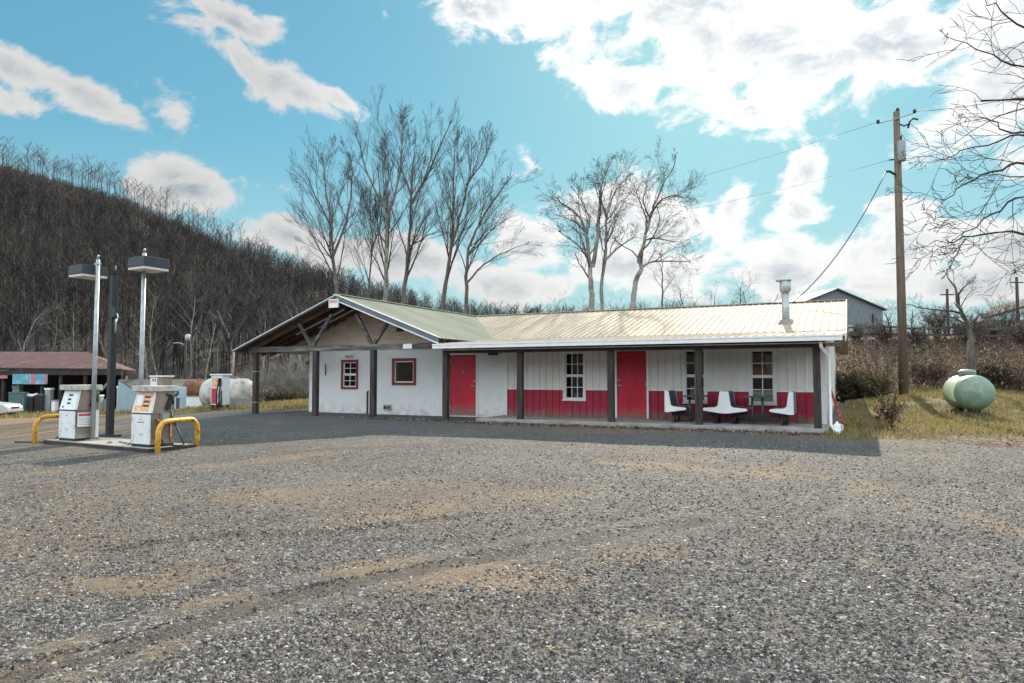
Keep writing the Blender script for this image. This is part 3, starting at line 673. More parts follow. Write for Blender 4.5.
bare_tree('bare_tree', 30.5, [(z8((692, 560), (688, 470), (686, 400), (688, 300), (660, 268), (622, 185), (603, 95), (562, 30)), .20, .025), (z8((688, 290), (640, 226), (540, 208), (440, 205), (352, 182)), .06, .018), (z8((692, 300), (718, 242), (768, 228)), .07, .02), (z8((625, 195), (622, 120), (705, 48)), .05, .015), (z8((700, 330), (740, 270), (790, 250)), .05, .015)],
          'stunted leafless tree with a thick trunk and crooked limbs beside the green tank', seed=31, ang=.7, up=.03, kids=(8, 6, 4), maxl=3, wig=.22, cut=1., sub=.25)
OV = 13.
def ov(*p): return list(p)
bare_tree('bare_tree', OV, [(ov((1215, 470), (1205, 380), (1190, 200), (1180, 60), (1170, -120), (1160, -260)), .24, .06),
    (ov((1185, 140), (1110, 90), (1024, 66), (990, 57), (955, 40)), .042, .008), (ov((1180, 60), (1100, 50), (1024, 30), (1000, 9), (985, -2)), .042, .008), (ov((1190, 200), (1100, 150), (1024, 135), (990, 124), (975, 117)), .036, .007),
    (ov((1190, 190), (1090, 150), (1026, 134), (1000, 140), (962, 152), (934, 161)), .030, .006), (ov((1195, 240), (1100, 180), (1024, 160), (1000, 168), (976, 178), (950, 195), (930, 206)), .036, .006),
    (ov((1195, 240), (1090, 178), (1024, 177), (982, 176)), .030, .006), (ov((1198, 280), (1100, 200), (1024, 193), (1000, 210), (975, 226), (955, 239)), .036, .007), (ov((1200, 310), (1100, 250), (1024, 233), (980, 235), (956, 242), (930, 244)), .036, .007), (ov((965, 239), (955, 258), (945, 276)), .012, .006),
    (ov((1180, 40), (1080, -30), (1000, -60)), .042, .008)],
    'overhanging leafless limbs reaching in from the right edge over the lawn', seed=41, ang=.75, up=.03, kids=(10, 5, 3), maxl=3, depth=.12, wig=.2, mtwig=TWIGS, cut=1., sub=.0)

# forest on the hill: simple winter trees
def far_tree(seed, h=1.):
    rg = np.random.default_rng(seed); B = Branches()
    top = .62 + .12 * rg.random()
    pts = [np.array([0, 0, -.05]), np.array([.01, 0, .25]), np.array([rg.normal(0, .015), rg.normal(0, .015), .5]), np.array([rg.normal(0, .03), rg.normal(0, .03), .93])]
    B.line(pts, [.010, .0085, .006, .0015], 3)
    for j in range(13):
        u = .30 + .62 * (j + rg.random()) / 13; i = min(2, int(u / .3333)); p = np.array([0, 0, u * .95]); a = rg.random() * 6.283
        L = (.34 - .22 * u) * (.7 + .6 * rg.random()); d = unit(np.array([math.cos(a) * .75, math.sin(a) * .75, .8]))
        q = p + d * L * .5; e = q + unit(d + np.array([0, 0, .5])) * L * .55
        B.line([p, q, e], [.0045, .003, .0012], 3)
        for k in range(4):
            w = .25 + .7 * rg.random(); pp = p + (q - p) * w * 2 if w < .5 else q + (e - q) * (w - .5) * 2
            dd = unit(d + rg.normal(0, .55, 3) + np.array([0, 0, .4])); B.line([pp, pp + dd * L * (.35 + .3 * rg.random())], [.0022, .0009], 3)
    return B.arrays()
FT = [far_tree(100 + i) for i in range(7)]
def build_forest():
    n = 6500
    px = rng.uniform(-260, 800, n * 3); yy = np.sqrt(rng.uniform(84 ** 2, 240 ** 2, n * 3))
    keep = rng.random(n * 3) < np.interp(px, [-260, 300, 480, 800], [1, 1, .5, .3]); px, yy = px[keep][:n], yy[keep][:n]
    x = (px - 512) / FPX * yy; z = hill_z(x, yy)
    hgt = rng.uniform(7.5, 12.5, len(x)) * np.interp(yy, [196, 212, 240], [1, .5, .32]) * np.interp(px, [-260, 330, 420, 600], [1, .85, .6, .5]); V = []; F = []; o = 0
    for i in range(len(x)):
        v, f = FT[i % 7]; a = rng.random() * 6.283; c, s = math.cos(a), math.sin(a); w = hgt[i] * rng.uniform(.9, 1.35)
        V.append(np.stack([x[i] + (v[:, 0] * c - v[:, 1] * s) * w, yy[i] + (v[:, 0] * s + v[:, 1] * c) * w, z[i] + v[:, 2] * hgt[i]], -1)); F.append(f + o); o += len(v)
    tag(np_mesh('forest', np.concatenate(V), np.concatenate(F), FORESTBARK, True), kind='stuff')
    # the row of trees along the crest stands out against the sky one by one
    ms = []
    for k, (v, f) in enumerate(FT): ob = np_mesh('bare_tree', v, f, TWIGS, True); ms.append(ob)
    used = set()
    for i in range(190):
        px_ = -70 + 480 * (i + rng.random()) / 190 if i < 160 else 400 + 260 * (i - 160 + rng.random()) / 30
        y_ = rng.uniform(238, 262); x_ = (px_ - 512) / FPX * y_; k = i % 7
        ob = ms[k] if k not in used else ms[k].copy()
        if k in used: col.objects.link(ob)
        used.add(k); h_ = rng.uniform(7., 14.5) * float(np.interp(px_, [0, 300, 420, 500], [1.05, .95, .75, .55])); w_ = h_ * rng.uniform(.95, 1.4)
        ob.location = (x_, y_, float(hill_z(np.array([x_]), np.array([y_]))[0]) - .2); ob.scale = (w_, w_, h_); ob.rotation_euler = (0, 0, rng.random() * 6.28)
        tag(ob, 'bare tree in the row along the crest of the wooded hill', 'tree', 'bare trees along the hill crest')
    # pale trees at the hill's foot
    for i, (px_, py_, h_) in enumerate([(52, 350, 9), (75, 340, 10), (120, 345, 9), (160, 350, 10), (205, 350, 9), (232, 345, 10), (262, 350, 9), (285, 345, 9), (20, 345, 10), (190, 345, 11), (150, 345, 9), (305, 345, 10)]):
        y_ = rng.uniform(78, 86); x_ = (px_ - 512) / FPX * y_
        B = Branches(); rg = np.random.default_rng(500 + i)
        grow(B, np.array([0, 0, -.3]), np.array([rg.normal(0, .1), 0, 1]), h_, .11, 0, 2, .6, .05, rg, (12, 6, 4), .12)
        v, f = B.arrays(); ob = np_mesh('bare_tree', v, f, PALEBARK, True); ob.location = (x_, y_, float(hill_z(np.array([x_]), np.array([y_]))[0]))
        tag(ob, 'pale bare tree among the dark trunks at the foot of the wooded hill', 'tree', 'pale trees at the foot of the hill')
build_forest()

# ------------------------------------------------------------------ the roadside building
def loc(px, py, s):
    """(t, z) in the building frame of what the photograph shows at (px, py) on the plane s"""
    e = Vector((0, 0, EYE)); d = at(px, py, 10.) - e; o = Vector((BX, BY, 0))
    k = (s + (o - e).dot(N)) / d.dot(N); p = e + d * k
    return (p - o).dot(U), p.z
SW, T0, T1, TB = 1.86, -12.8, 5.42, -4.24      # wall plane, left end, right end, change from block to metal
ZS, ZG, ZDIV = .315, .20, 1.17
bld = thing('roadside_store', (BX, BY, 0), TH, 'long white and red roadside store with a tan metal roof and timber gable canopy', 'building')

def rect_from_px(x0, x1, y0, y1, s):
    a = loc(x0, (y0 + y1) / 2, s)[0]; b = loc(x1, (y0 + y1) / 2, s)[0]; xm = (x0 + x1) / 2
    return a, b, loc(xm, y1, s)[1], loc(xm, y0, s)[1]
W1 = rect_from_px(343.2, 356.4, 362, 387, SW); W2 = rect_from_px(394.5, 413.8, 361, 382.5, SW)
W3 = rect_from_px(565, 584, 352.6, 398.8, SW); W4 = rect_from_px(685, 705, 350.2, 401.5, SW); W5 = rect_from_px(751, 774, 350, 403, SW)
D1 = (*[loc(x, 380, SW)[0] for x in (448.8, 477)], ZS - .05, 2.33); D2 = (*[loc(x, 380, SW)[0] for x in (616, 647.6)], ZS, 2.36)
def holed(mb, t0, t1, z0, z1, y0, y1, holes):
    ts = sorted({t0, t1, *[min(max(q, t0), t1) for h in holes for q in h[:2]]}); zs = sorted({z0, z1, *[min(max(q, z0), z1) for h in holes for q in h[2:]]})
    for a, b in zip(ts[:-1], ts[1:]):
        run = None
        for c, d in zip(zs[:-1], zs[1:]):
            cm, dm = (a + b) / 2, (c + d) / 2
            if any(h[0] < cm < h[1] and h[2] < dm < h[3] for h in holes): continue
            mb.box(a, b, y0, y1, c, d)
    return mb
def ribs(mb, t0, t1, z0, z1, y, holes, step=.2286, w=.026, p=.024):
    t = t0 + .05
    while t < t1 - .03:
        segs = [(z0, z1)]
        for h in holes:
            if h[0] - .07 < t < h[1] + .07:
                n = []
                for a, b in segs:
                    if a < h[2] - .06: n.append((a, min(b, h[2] - .06)))
                    if b > h[3] + .06: n.append((max(a, h[3] + .06), b))
                segs = [q for q in n if q[1] - q[0] > .02]
        for a, b in segs: mb.add([(t - w, y, a), (t - w * .45, y - p, a), (t + w * .45, y - p, a), (t + w, y, a), (t - w, y, b), (t - w * .45, y - p, b), (t + w * .45, y - p, b), (t + w, y, b)], [(0, 1, 5, 4), (1, 2, 6, 5), (2, 3, 7, 6), (0, 3, 2, 1), (4, 5, 6, 7)])
        t += step
    return mb
ALL = [W1, W2, W3, W4, W5, D1, D2]
holed(MB(), T0, TB - .003, ZG - .1, 2.62, SW, SW + .2, [W1, W2, D1]).build('block_wall', MATS['block'], bld)
red = holed(MB(), TB, T1, ZS - .08, ZDIV, SW, SW + .06, [W3, W4, W5, D2]); ribs(red, TB, T1, ZS, ZDIV - .002, SW, [W3, W4, W5, D2]); red.build('red_wainscot', REDMETAL, bld)
wh = holed(MB(), TB, T1, ZDIV, 2.75, SW, SW + .06, [W3, W4, W5, D2]); ribs(wh, TB, T1, ZDIV + .03, 2.7, SW, [W3, W4, W5, D2]); wh.build('metal_siding', WHITEMETAL, bld)
xs_ = [TB] + sorted(q for h in (W3, W4, W5, D2) for q in (h[0] - .06, h[1] + .06)) + [T1]
for a, b in zip(xs_[::2], xs_[1::2]): MB().box(a, b, SW - .03, SW - .001, ZDIV - .012, ZDIV + .028).build('divider_trim', TRIM, bld)
MB().box(TB - .06, TB + .04, SW - .026, SW - .001, ZS, 2.62).build('corner_trim', TRIM, bld)
# end and rear walls, floor and partitions (the rooms behind the windows)
LOWZ = lambda s: 2.60 + .0765 * (s + .35); UPZ = lambda s: 2.97 + .266 * (s - 4.1)
RS, RZ = 9.4, UPZ(9.4)
ew = MB(); pr = [(SW + .07, ZG - .1), (16, ZG - .1), (16, 2.72), (RS, RZ - .06), (4.1, UPZ(4.1) - .06), (SW + .07, LOWZ(SW) - .05)]
vs = [(T1 - .06, a, b) for a, b in pr] + [(T1, a, b) for a, b in pr]; n_ = len(pr)
ew.add(vs, [tuple(range(n_)), tuple(reversed(range(n_, 2 * n_)))] + [(i, n_ + i, n_ + (i + 1) % n_, (i + 1) % n_) for i in range(n_)])
for k in range(60):
    s_ = SW + .15 + k * .2286; z1 = (LOWZ(s_) if s_ < 4.1 else (UPZ(s_) if s_ < RS else RZ - (s_ - RS) * .25)) - .08
    ew.box(T1, T1 + .015, s_ - .025, s_ + .025, ZG, z1)
ew.build('end_wall', WHITEMETAL, bld)
MB().box(T1 - .17, T1 + .03, SW - .03, SW - .002, ZS - .1, 2.64).box(T1 + .018, T1 + .03, SW, SW + .09, ZS - .1, 2.64).build('corner_trim', TRIM, bld)
MB().box(T0, T0 + .2, SW + .2, 16, ZG - .1, 2.5).build('block_wall', MATS['block'], bld)
MB().box(T0, T1 - .06, 15.9, 16, ZG - .1, 2.7).build('rear_wall', WHITE, bld)
MB().box(T0 + .2, T1 - .06, SW + .2, 15.9, ZG - .12, ZG + .05).build('interior_floor', BARNDARK, bld)
MB().box(T0 + .2, T1 - .08, 5.5, 5.6, ZG + .05, 2.6).build('interior_wall', mat('brown_panelling', (.10, .07, .05), .7, .3, 3), bld)
# roof: low-pitched porch part, steeper upper part, hidden rear slope
RT = 5.94
def roof_plane(mb, p0, p1, t0, t1, th=.035, rib=True, step=.2286):
    """sheet sloping from p0=(s,z) up to p1, between t0 and t1, with standing ribs"""
    (s0, z0), (s1, z1) = p0, p1
    mb.hexa([(t0, s0, z0 - th), (t1, s0, z0 - th), (t1, s1, z1 - th), (t0, s1, z1 - th), (t0, s0, z0), (t1, s0, z0), (t1, s1, z1), (t0, s1, z1)])
    t = t1 - .02
    while rib and t > t0 + .02:
        w, h = .022, .026
        a = [(t - w, s0, z0), (t - w * .5, s0, z0 + h), (t + w * .5, s0, z0 + h), (t + w, s0, z0)]; b = [(t - w, s1, z1), (t - w * .5, s1, z1 + h), (t + w * .5, s1, z1 + h), (t + w, s1, z1)]
        mb.add(a + b, [(0, 1, 5, 4), (1, 2, 6, 5), (2, 3, 7, 6), (0, 3, 2, 1)]); t -= step
    return mb
roof_plane(MB(), (-.38, LOWZ(-.38)), (4.3, LOWZ(4.3)), -5.62, RT).build('porch_roof', ROOF, bld)
roof_plane(MB(), (3.98, UPZ(3.98) + .02), (RS, RZ), -9.58, RT, .03).build('upper_roof', ROOF, bld)
roof_plane(MB(), (16.5, RZ - .25 * 7.1), (RS, RZ - .002), T0 - .3, RT, .03).build('rear_roof', ROOF, bld)
rc = MB().bar((-9.5, RS, RZ + .02), (RT, RS, RZ + .02), .30, .03); rc.build('ridge_cap', ROOF, bld)
rk = MB()
for (a, za), (b, zb) in (((-.38, LOWZ(-.38)), (3.98, LOWZ(3.98))), ((3.98, UPZ(3.98) + .02), (RS, RZ)), ((RS, RZ), (16.5, RZ - .25 * 7.1))):
    rk.hexa([(RT + .002, a, za - .16), (RT + .025, a, za - .16), (RT + .025, b, zb - .16), (RT + .002, b, zb - .16), (RT + .002, a, za + .03), (RT + .025, a, za + .03), (RT + .025, b, zb + .03), (RT + .002, b, zb + .03)])
rk.box(RT - .4, RT + .022, 16.2, 16.5, 2.44, 2.60)
rk.build('rake_trim', CREAM, bld)
gt = MB().prism([(0, 0)] * 0 or [(-.0, 2.455), (.0, 2.455), (.0, 2.6), (-.0, 2.6)], 0, 0) if False else MB()
gt.box(-5.66, RT - .05, -.47, -.385, 2.455, 2.585); gt.box(-5.66, RT - .05, -.485, -.47, 2.555, 2.60)
gt.build('gutter', TRIM, bld)
MB().box(-5.6, RT - .1, -.38, SW, 2.40, 2.415).build('porch_soffit', mat('aged_soffit', (.42, .36, .29), .7, .15, 2), bld)
dn = MB().tube([(5.40, -.33, 2.46), (5.42, -.30, 2.30), (5.56, .02, 2.1), (5.58, .05, .42), (5.66, -.05, .30), (5.78, -.25, .24)], .040, 8)
dn.build('downspout', TRIM, bld)
# posts, beams
POSTS = [-13.65, -10.78, -8.28, -5.44, -2.83, 0., 2.42, 5.30]
for i, t in enumerate(POSTS):
    zb = ZG - .25 if i < 4 else ZS - .01; w = .085 + .006 * random.random(); lx = random.uniform(-.012, .012)
    p = MB().hexa([(t - w, -.085, zb), (t + w, -.085, zb), (t + w, .085, zb), (t - w, .085, zb), (t - w + lx, -.085, 2.47 if i < 4 else 2.31), (t + w + lx, -.085, 2.47 if i < 4 else 2.31), (t + w + lx, .085, 2.47 if i < 4 else 2.31), (t - w + lx, .085, 2.47 if i < 4 else 2.31)]).build('post', WOOD, bld, .008)
    if i == 0:
        for zz in (.62, 1.75): MB().box(t - .12, t + .12, -.10, .10, zz, zz + .03).build('strap', STEEL, p)
MB().box(-5.40, 5.50, -.075, .075, 2.31, 2.455).build('porch_beam', mat('dark_porch_beam', (.06, .05, .046), .85, .3, 4), bld)
MB().box(-13.95, -5.44, -.09, .09, 2.47, 2.66).build('canopy_beam', BEAM, bld)
tl, zl = loc(403, 347, -.1); tr, zr = loc(412, 347, -.1)
MB().box(tl, tr, -.104, -.092, 2.49, 2.645).build('notice_board', TRIM, bld)
# gable canopy
GA, GZ_, GK = -9.58, 4.355, .376     # ridge t, ridge height, slope
TL, TR = -14.45, -5.48
gzat = lambda t: GZ_ - GK * abs(t - GA)
def gable_ribs(mb, lo_fn, sgn, s0, s1):
    s = s0 + .02
    while s < s1:
        e = lo_fn(s); w, h = .022, .026
        a = [(GA, s - w, GZ_), (GA, s - w * .5, GZ_ + h), (GA, s + w * .5, GZ_ + h), (GA, s + w, GZ_)]; b = [(e, q[1], q[2] - GZ_ + gzat(e)) for q in a]
        mb.add(a + b, [(0, 1, 5, 4), (1, 2, 6, 5), (2, 3, 7, 6), (4, 5, 6, 7)]); s += .2286
def right_low(s):
    zz = LOWZ(s) if s < 4.0 else UPZ(s)
    t = GA + (GZ_ - zz) / GK
    return min(TR, t + .05)
g = MB(); ss = [-.38, 0, 1, 2, 3, 3.97, 4.02, 5, 6, 7, 8, 9.3]
for a, b in zip(ss[:-1], ss[1:]):
    ea, eb = right_low(a), right_low(b); th = .03
    g.hexa([(GA, a, GZ_ - th), (ea, a, gzat(ea) - th), (eb, b, gzat(eb) - th), (GA, b, GZ_ - th), (GA, a, GZ_), (ea, a, gzat(ea)), (eb, b, gzat(eb)), (GA, b, GZ_)])
gable_ribs(g, right_low, 1, -.38, 9.25); g.build('canopy_roof', ROOFG, bld)
g = MB(); th = .03; a, b = -.38, 9.3
g.hexa([(TL, a, gzat(TL) - th), (GA, a, GZ_ - th), (GA, b, GZ_ - th), (TL, b, gzat(TL) - th), (TL, a, gzat(TL)), (GA, a, GZ_), (GA, b, GZ_), (TL, b, gzat(TL))])
gable_ribs(g, lambda s: TL, -1, -.38, 9.25); g.build('canopy_roof', ROOFG, bld)
MB().bar((GA, -.4, GZ_ + .02), (GA, 9.3, GZ_ + .02), .28, .03).build('ridge_cap', ROOFG, bld)
# underside boards, rafters and white strips
for e, nm in ((TL + .05, 'l'), (TR - .02, 'r')):
    MB().hexa([(e, -.3, gzat(e) - .055), (GA, -.3, GZ_ - .055), (GA, SW - .02, GZ_ - .055), (e, SW - .02, gzat(e) - .055), (e, -.3, gzat(e) - .034), (GA, -.3, GZ_ - .034), (GA, SW - .02, GZ_ - .034), (e, SW - .02, gzat(e) - .034)]).build('roof_deck', RAFTER, bld)
    for s_ in (.02, .48, .94, 1.40):
        if s_ < .1: e2 = e
        MB().bar((e, s_, gzat(e) - .13), (GA, s_, GZ_ - .13), .045, .15).build('rafter', RAFTER, bld)
for s_, p0_, p1_ in ((.72, (296, 337.5), (344, 314.5)), (1.17, (319, 339), (368, 316))):  # white strips standing in for sunlight through gaps in the roof
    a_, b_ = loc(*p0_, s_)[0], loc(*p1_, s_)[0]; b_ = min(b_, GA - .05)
    MB().bar((a_, s_, gzat(a_) - .12), (b_, s_, gzat(b_) - .12), .07, .09).build('light_gap_strip', TRIM, bld)
for e in (TL, TR):   # rake fascia with its white drip edge
    if e == TL: MB().hexa([(e, -.41, gzat(e) - .05), (GA, -.41, GZ_ - .05), (GA, -.385, GZ_ - .05), (e, -.385, gzat(e) - .05), (e, -.41, gzat(e) - .01), (GA, -.41, GZ_ - .01), (GA, -.385, GZ_ - .01), (e, -.385, gzat(e) - .01)]).build('rake_fascia', FASCIA, bld)
    else: MB().hexa([(e, -.41, gzat(e) - .17), (GA, -.41, GZ_ - .17), (GA, -.385, GZ_ - .17), (e, -.385, gzat(e) - .17), (e, -.41, gzat(e) - .01), (GA, -.41, GZ_ - .01), (GA, -.385, GZ_ - .01), (e, -.385, gzat(e) - .01)]).build('rake_fascia', FASCIA, bld)
    f_ = MB(); f_.hexa([(e, -.43, gzat(e) - .008), (GA, -.43, GZ_ - .008), (GA, -.36, GZ_ - .008), (e, -.36, gzat(e) - .008), (e, -.43, gzat(e) + .018), (GA, -.43, GZ_ + .018), (GA, -.36, GZ_ + .018), (e, -.36, gzat(e) + .018)])
    if e == TR: f_.hexa([(e, -.425, gzat(e) - .21), (GA, -.425, GZ_ - .21), (GA, -.40, GZ_ - .21), (e, -.40, gzat(e) - .21), (e, -.425, gzat(e) - .172), (GA, -.425, GZ_ - .172), (GA, -.40, GZ_ - .172), (e, -.40, gzat(e) - .172)])
    f_.build('drip_edge', TRIM, bld)
for x0, y0, x1, y1 in ((311.5, 346, 299, 323), (313, 346, 332, 315), (372, 344.5, 356.5, 314), (374, 344.5, 389, 321)):
    a = loc(x0, y0, 0); b = loc(x1, y1, 0); MB().bar((a[0], 0, a[1]), (b[0], 0, b[1]), .10, .10, (0, 1, 0)).build('brace', BEAM, bld)
sg = loc(329.5, 299.5, -.45), loc(338.5, 307.5, -.45)
sgn = MB().box(sg[0][0], sg[1][0], -.49, -.432, sg[1][1], sg[0][1]).build('peak_sign', TRIM, bld)
MB().box(sg[0][0] + .03, sg[1][0] - .03, -.495, -.4905, (sg[0][1] + sg[1][1]) / 2 + .02, sg[0][1] - .03).build('red_band', mat('faded_red_print', (.62, .33, .33), .6, .25, 30), sgn)
# gable wall of clapboards above the block wall
gs = MB(); gs.add([(T0, SW + .05, 2.62), (-5.3, SW + .05, 2.62), (GA, SW + .05, GZ_ - .06), (T0, SW + .05, gzat(T0) - .06)], [(0, 1, 2, 3)])
z = 2.62
while z < GZ_ - .1:
    tl_ = max(T0, GA - (GZ_ - .06 - z - .1) / GK); tr_ = min(-5.3, GA + (GZ_ - .06 - z - .1) / GK)
    if tr_ - tl_ > .1: gs.hexa([(tl_, SW - .035, z), (tr_, SW - .035, z), (tr_, SW + .05, z), (tl_, SW + .05, z), (tl_, SW, z + .148), (tr_, SW, z + .148), (tr_, SW + .05, z + .148), (tl_, SW + .05, z + .148)])
    z += .15
gs.build('gable_siding', CREAM, bld)
vt = rect_from_px(396.5, 403.5, 325, 331.5, SW - .03); v_ = MB().box(vt[0], vt[1], SW - .045, SW - .02, vt[2], vt[3])
v_.build('gable_vent', mat('brown_vent', (.10, .055, .035), .7, .2), bld)
vt = rect_from_px(383.3, 391, 404.6, 410.2, SW - .03); v_ = MB().box(vt[0], vt[1], SW - .05, SW - .001, vt[2], vt[3]).build('wall_vent', mat('beige_vent', (.42, .38, .32), .6), bld)
w_ = (vt[1] - vt[0]); 
for k in (0, 1): MB().box(vt[0] + w_ * (.10 + .46 * k), vt[0] + w_ * (.42 + .46 * k), SW - .055, SW - .0505, vt[2] + .04, vt[3] - .05).build('louvre', BLACK, v_)
t_, z_ = loc(368.2, 392, SW); MB().tube([(t_, SW - .05, ZG - .05), (t_, SW - .05, z_), (t_, SW + .03, z_ + .05)], .028, 8).build('wall_pipe', BLACK, bld)
t_, z_ = loc(326, 364, SW); MB().tube([(t_, SW - .03, z_), (t_ + .03, SW - .05, z_ - .25), (t_, SW - .03, z_ - .42)], .02, 6).build('cable_loop', BLACK, bld)
vt = rect_from_px(345.5, 353.5, 355.3, 358, SW); MB().box(vt[0], vt[1], SW - .02, SW - .001, vt[2], vt[3]).build('small_sign', mat('pink_grey_sign', (.50, .34, .32), .6, .3, 30), bld)
t_, z_ = loc(306.5, 362, SW); mbx = MB().box(T0 - .17, T0 - .003, SW + .02, SW + .18, 1.7, 2.05).build('meter_box', STEEL, bld); MB().box(T0 - .19, T0 - .003, SW + .0, SW + .19, 2.053, 2.18).build('hood', mat('red_hood', (.30, .05, .05), .6), mbx)
t_, z_ = loc(494, 352.5, SW); MB().box(t_ - .16, t_ + .16, SW - .12, SW - .001, 2.30, 2.40).build('porch_lamp', BLACK, bld)
# slab
sl_ = MB().box(-4.3, T1 + .1, -.12, SW, ZG - .25, ZS - .003).build('porch_slab', CONC, bld, .02)

def window(parent, h, cols, rows, frame, sash, fw=.06, double=True, sill=True):
    t0, t1, z0, z1 = h; y = SW
    f = MB()   # outer casing
    f.box(t0 - fw, t0, y - .03, y + .05, z0 - fw, z1 + fw).box(t1, t1 + fw, y - .03, y + .05, z0 - fw, z1 + fw).box(t0, t1, y - .03, y + .05, z1, z1 + fw).box(t0, t1, y - .03, y + .05, z0 - fw, z0)
    w = MB().box(t0, t1, y + .052, y + .060, z0, z1).build('window', MATS['glass'], parent)
    f.build('frame', frame, w)
    s = MB(); sw_ = .042
    halves = [(z0, (z0 + z1) / 2), ((z0 + z1) / 2, z1)] if double else [(z0, z1)]
    for i, (a, b) in enumerate(halves):
        yo = y + .006 + (.02 if i else 0)
        s.box(t0, t0 + sw_, yo, yo + .022, a, b).box(t1 - sw_, t1, yo, yo + .022, a, b).box(t0 + sw_, t1 - sw_, yo, yo + .022, b - sw_, b).box(t0 + sw_, t1 - sw_, yo, yo + .022, a, a + sw_)
        for k in range(1, cols): q = t0 + sw_ + (t1 - t0 - 2 * sw_) * k / cols; s.box(q - .011, q + .011, yo + .002, yo + .018, a + sw_, b - sw_)
        for k in range(1, rows): q = a + sw_ + (b - a - 2 * sw_) * k / rows; s.box(t0 + sw_, t1 - sw_, yo + .004, yo + .016, q - .011, q + .011)
    s.build('sash', sash, w)
    if sill: MB().box(t0 - fw - .02, t1 + fw + .02, y - .07, y - .032, z0 - fw - .005, z0 - fw + .03).build('sill', sash, w)
    return w
REDTRIM = mat('dark_red_trim', (.24, .02, .03), .55, .15, 5)
window(bld, W1, 2, 2, REDTRIM, TRIM, .085, True, False); window(bld, W2, 1, 1, REDTRIM, TRIM, .10, False, False)
window(bld, W3, 3, 2, TRIM, TRIM); window(bld, W4, 2, 2, TRIM, TRIM); window(bld, W5, 2, 2, TRIM, TRIM)
def door(h, hx, hinge):
    t0, t1, z0, z1 = h
    d = MB().box(t0 + .03, t1 - .03, SW + .02, SW + .065, z0 + .015, z1 - .03).build('door', RED, bld, .004)
    fr = MB().box(t0 - .03, t0 + .03, SW - .025, SW + .07, z0, z1).box(t1 - .03, t1 + .03, SW - .025, SW + .07, z0, z1).box(t0 - .03, t1 + .03, SW - .027, SW + .07, z1 - .0, z1 + .05)
    fr.build('door_frame', TRIM, d)
    MB().box(t0 + .03, t1 - .03, SW - .01, SW + .07, z0 - .02, z0 + .013).build('threshold', STEEL, d)
    hz = z0 + 1.0
    k = MB().lathe((hx, SW + .02, hz), [(.034, 0), (.034, -.012), (.014, -.014), (.014, -.045), (.03, -.05), (.03, -.075), (.012, -.085)], 12, 'y'); k.bar((hx, SW - .04, hz), (hx + (.10 if hinge > hx else -.10), SW - .04, hz), .018, .022); k.build('handle', GALV, d)
    MB().lathe((hx, SW + .02, hz + .16), [(.028, 0), (.028, -.02), (.018, -.024)], 12, 'y').build('lock', GALV, d)
    for q in (.2, 1.0, 1.8): MB().box(hinge - .014, hinge + .014, SW + .002, SW + .018, z0 + q, z0 + q + .1).build('hinge', GALV, d)
door(D1, D1[1] - .11, D1[0] + .05); door(D2, D2[0] + .11, D2[1] - .05)
MB().box((D1[0] + D1[1]) / 2 - .02, (D1[0] + D1[1]) / 2 + .02, SW + .012, SW + .0195, 1.70, 1.74).build('peephole', GALV, bld.children[-1] if False else [c for c in bld.children if c.name == 'door'][0])
# flue on the upper roof
fb = None
e = Vector((0, 0, EYE)); d = (at(786, 323, 10.) - e); best = None
for k in np.linspace(1, 5, 4000):
    p = e + d * float(k); t_, s_ = b_local(p.x, p.y)
    if 4.1 < s_ < RS and p.z <= UPZ(s_): best = (t_, s_); break
if best is None: best = (4.3, 4.8)
ft, fs = best; fz = UPZ(fs); dist = bw(ft, fs).y; m_ = dist / FPX
print('flue', ft, fs, fz)
fl = MB().tube([(ft, fs, fz - .2), (ft, fs, fz + 32 * m_)], 3.6 * m_, 16).tube([(ft, fs, fz + 14 * m_), (ft, fs, fz + 14.6 * m_)], 3.9 * m_, 16).build('flue_pipe', GALV, bld)
cp = MB().lathe((ft, fs, fz + 31 * m_), [(3.6 * m_, 0), (5.3 * m_, .6 * m_), (5.3 * m_, 10.5 * m_), (4.5 * m_, 11 * m_)], 16); cp.build('flue_cap', GALV, fl)
MB().box(ft - 8.5 * m_, ft + 5.5 * m_, fs - 5 * m_, fs + 5 * m_, fz + 42.1 * m_, fz + 43.3 * m_).build('lid', STEEL, fl)
MB().hexa([(ft - .26, fs - .35, UPZ(fs - .35) - .02), (ft + .26, fs - .35, UPZ(fs - .35) - .02), (ft + .26, fs + .3, UPZ(fs + .3) - .02), (ft - .26, fs + .3, UPZ(fs + .3) - .02), (ft - .13, fs - .13, fz + .12), (ft + .13, fs - .13, fz + .12), (ft + .13, fs + .13, fz + .16), (ft - .13, fs + .13, fz + .16)]).build('flashing', mat('dark_flashing', (.22, .20, .18), .6, .2, 6), fl)
# things seen through the windows
def inside(name, t, s, z, w, h, dep, m, label, cat):
    o = MB().box(-w / 2, w / 2, -dep / 2, dep / 2, 0, h).box(-w / 2 - .004, w / 2 + .004, -dep / 2 - .004, dep / 2 + .004, h * .85, h * .92).build(name, m)
    o.location = bw(t, s, z); o.rotation_euler = (0, 0, TH); return tag(o, label, cat)
c5 = (W5[0] + W5[1]) / 2; w5 = W5[1] - W5[0]
tag(MB().box(-.09, .09, -.012, .012, 0, .55).box(-.02, .02, -.02, -.013, .08, .30).build('window_sign', mat('pink_sign_board', (.90, .50, .45), .5, .1)), 'pink upright sign hanging inside the rightmost window', 'sign').location = bw(c5 + w5 * .27, SW + .16, 1.62)
bpy.data.objects['window_sign'].rotation_euler = (0, 0, TH)
inside('storage_box', c5, SW + .20, ZDIV - .30, .62, .30, .2, mat('pale_cardboard', (.85, .74, .56), .8, .2, 8), 'pale cardboard box on the sill inside the rightmost window', 'box')
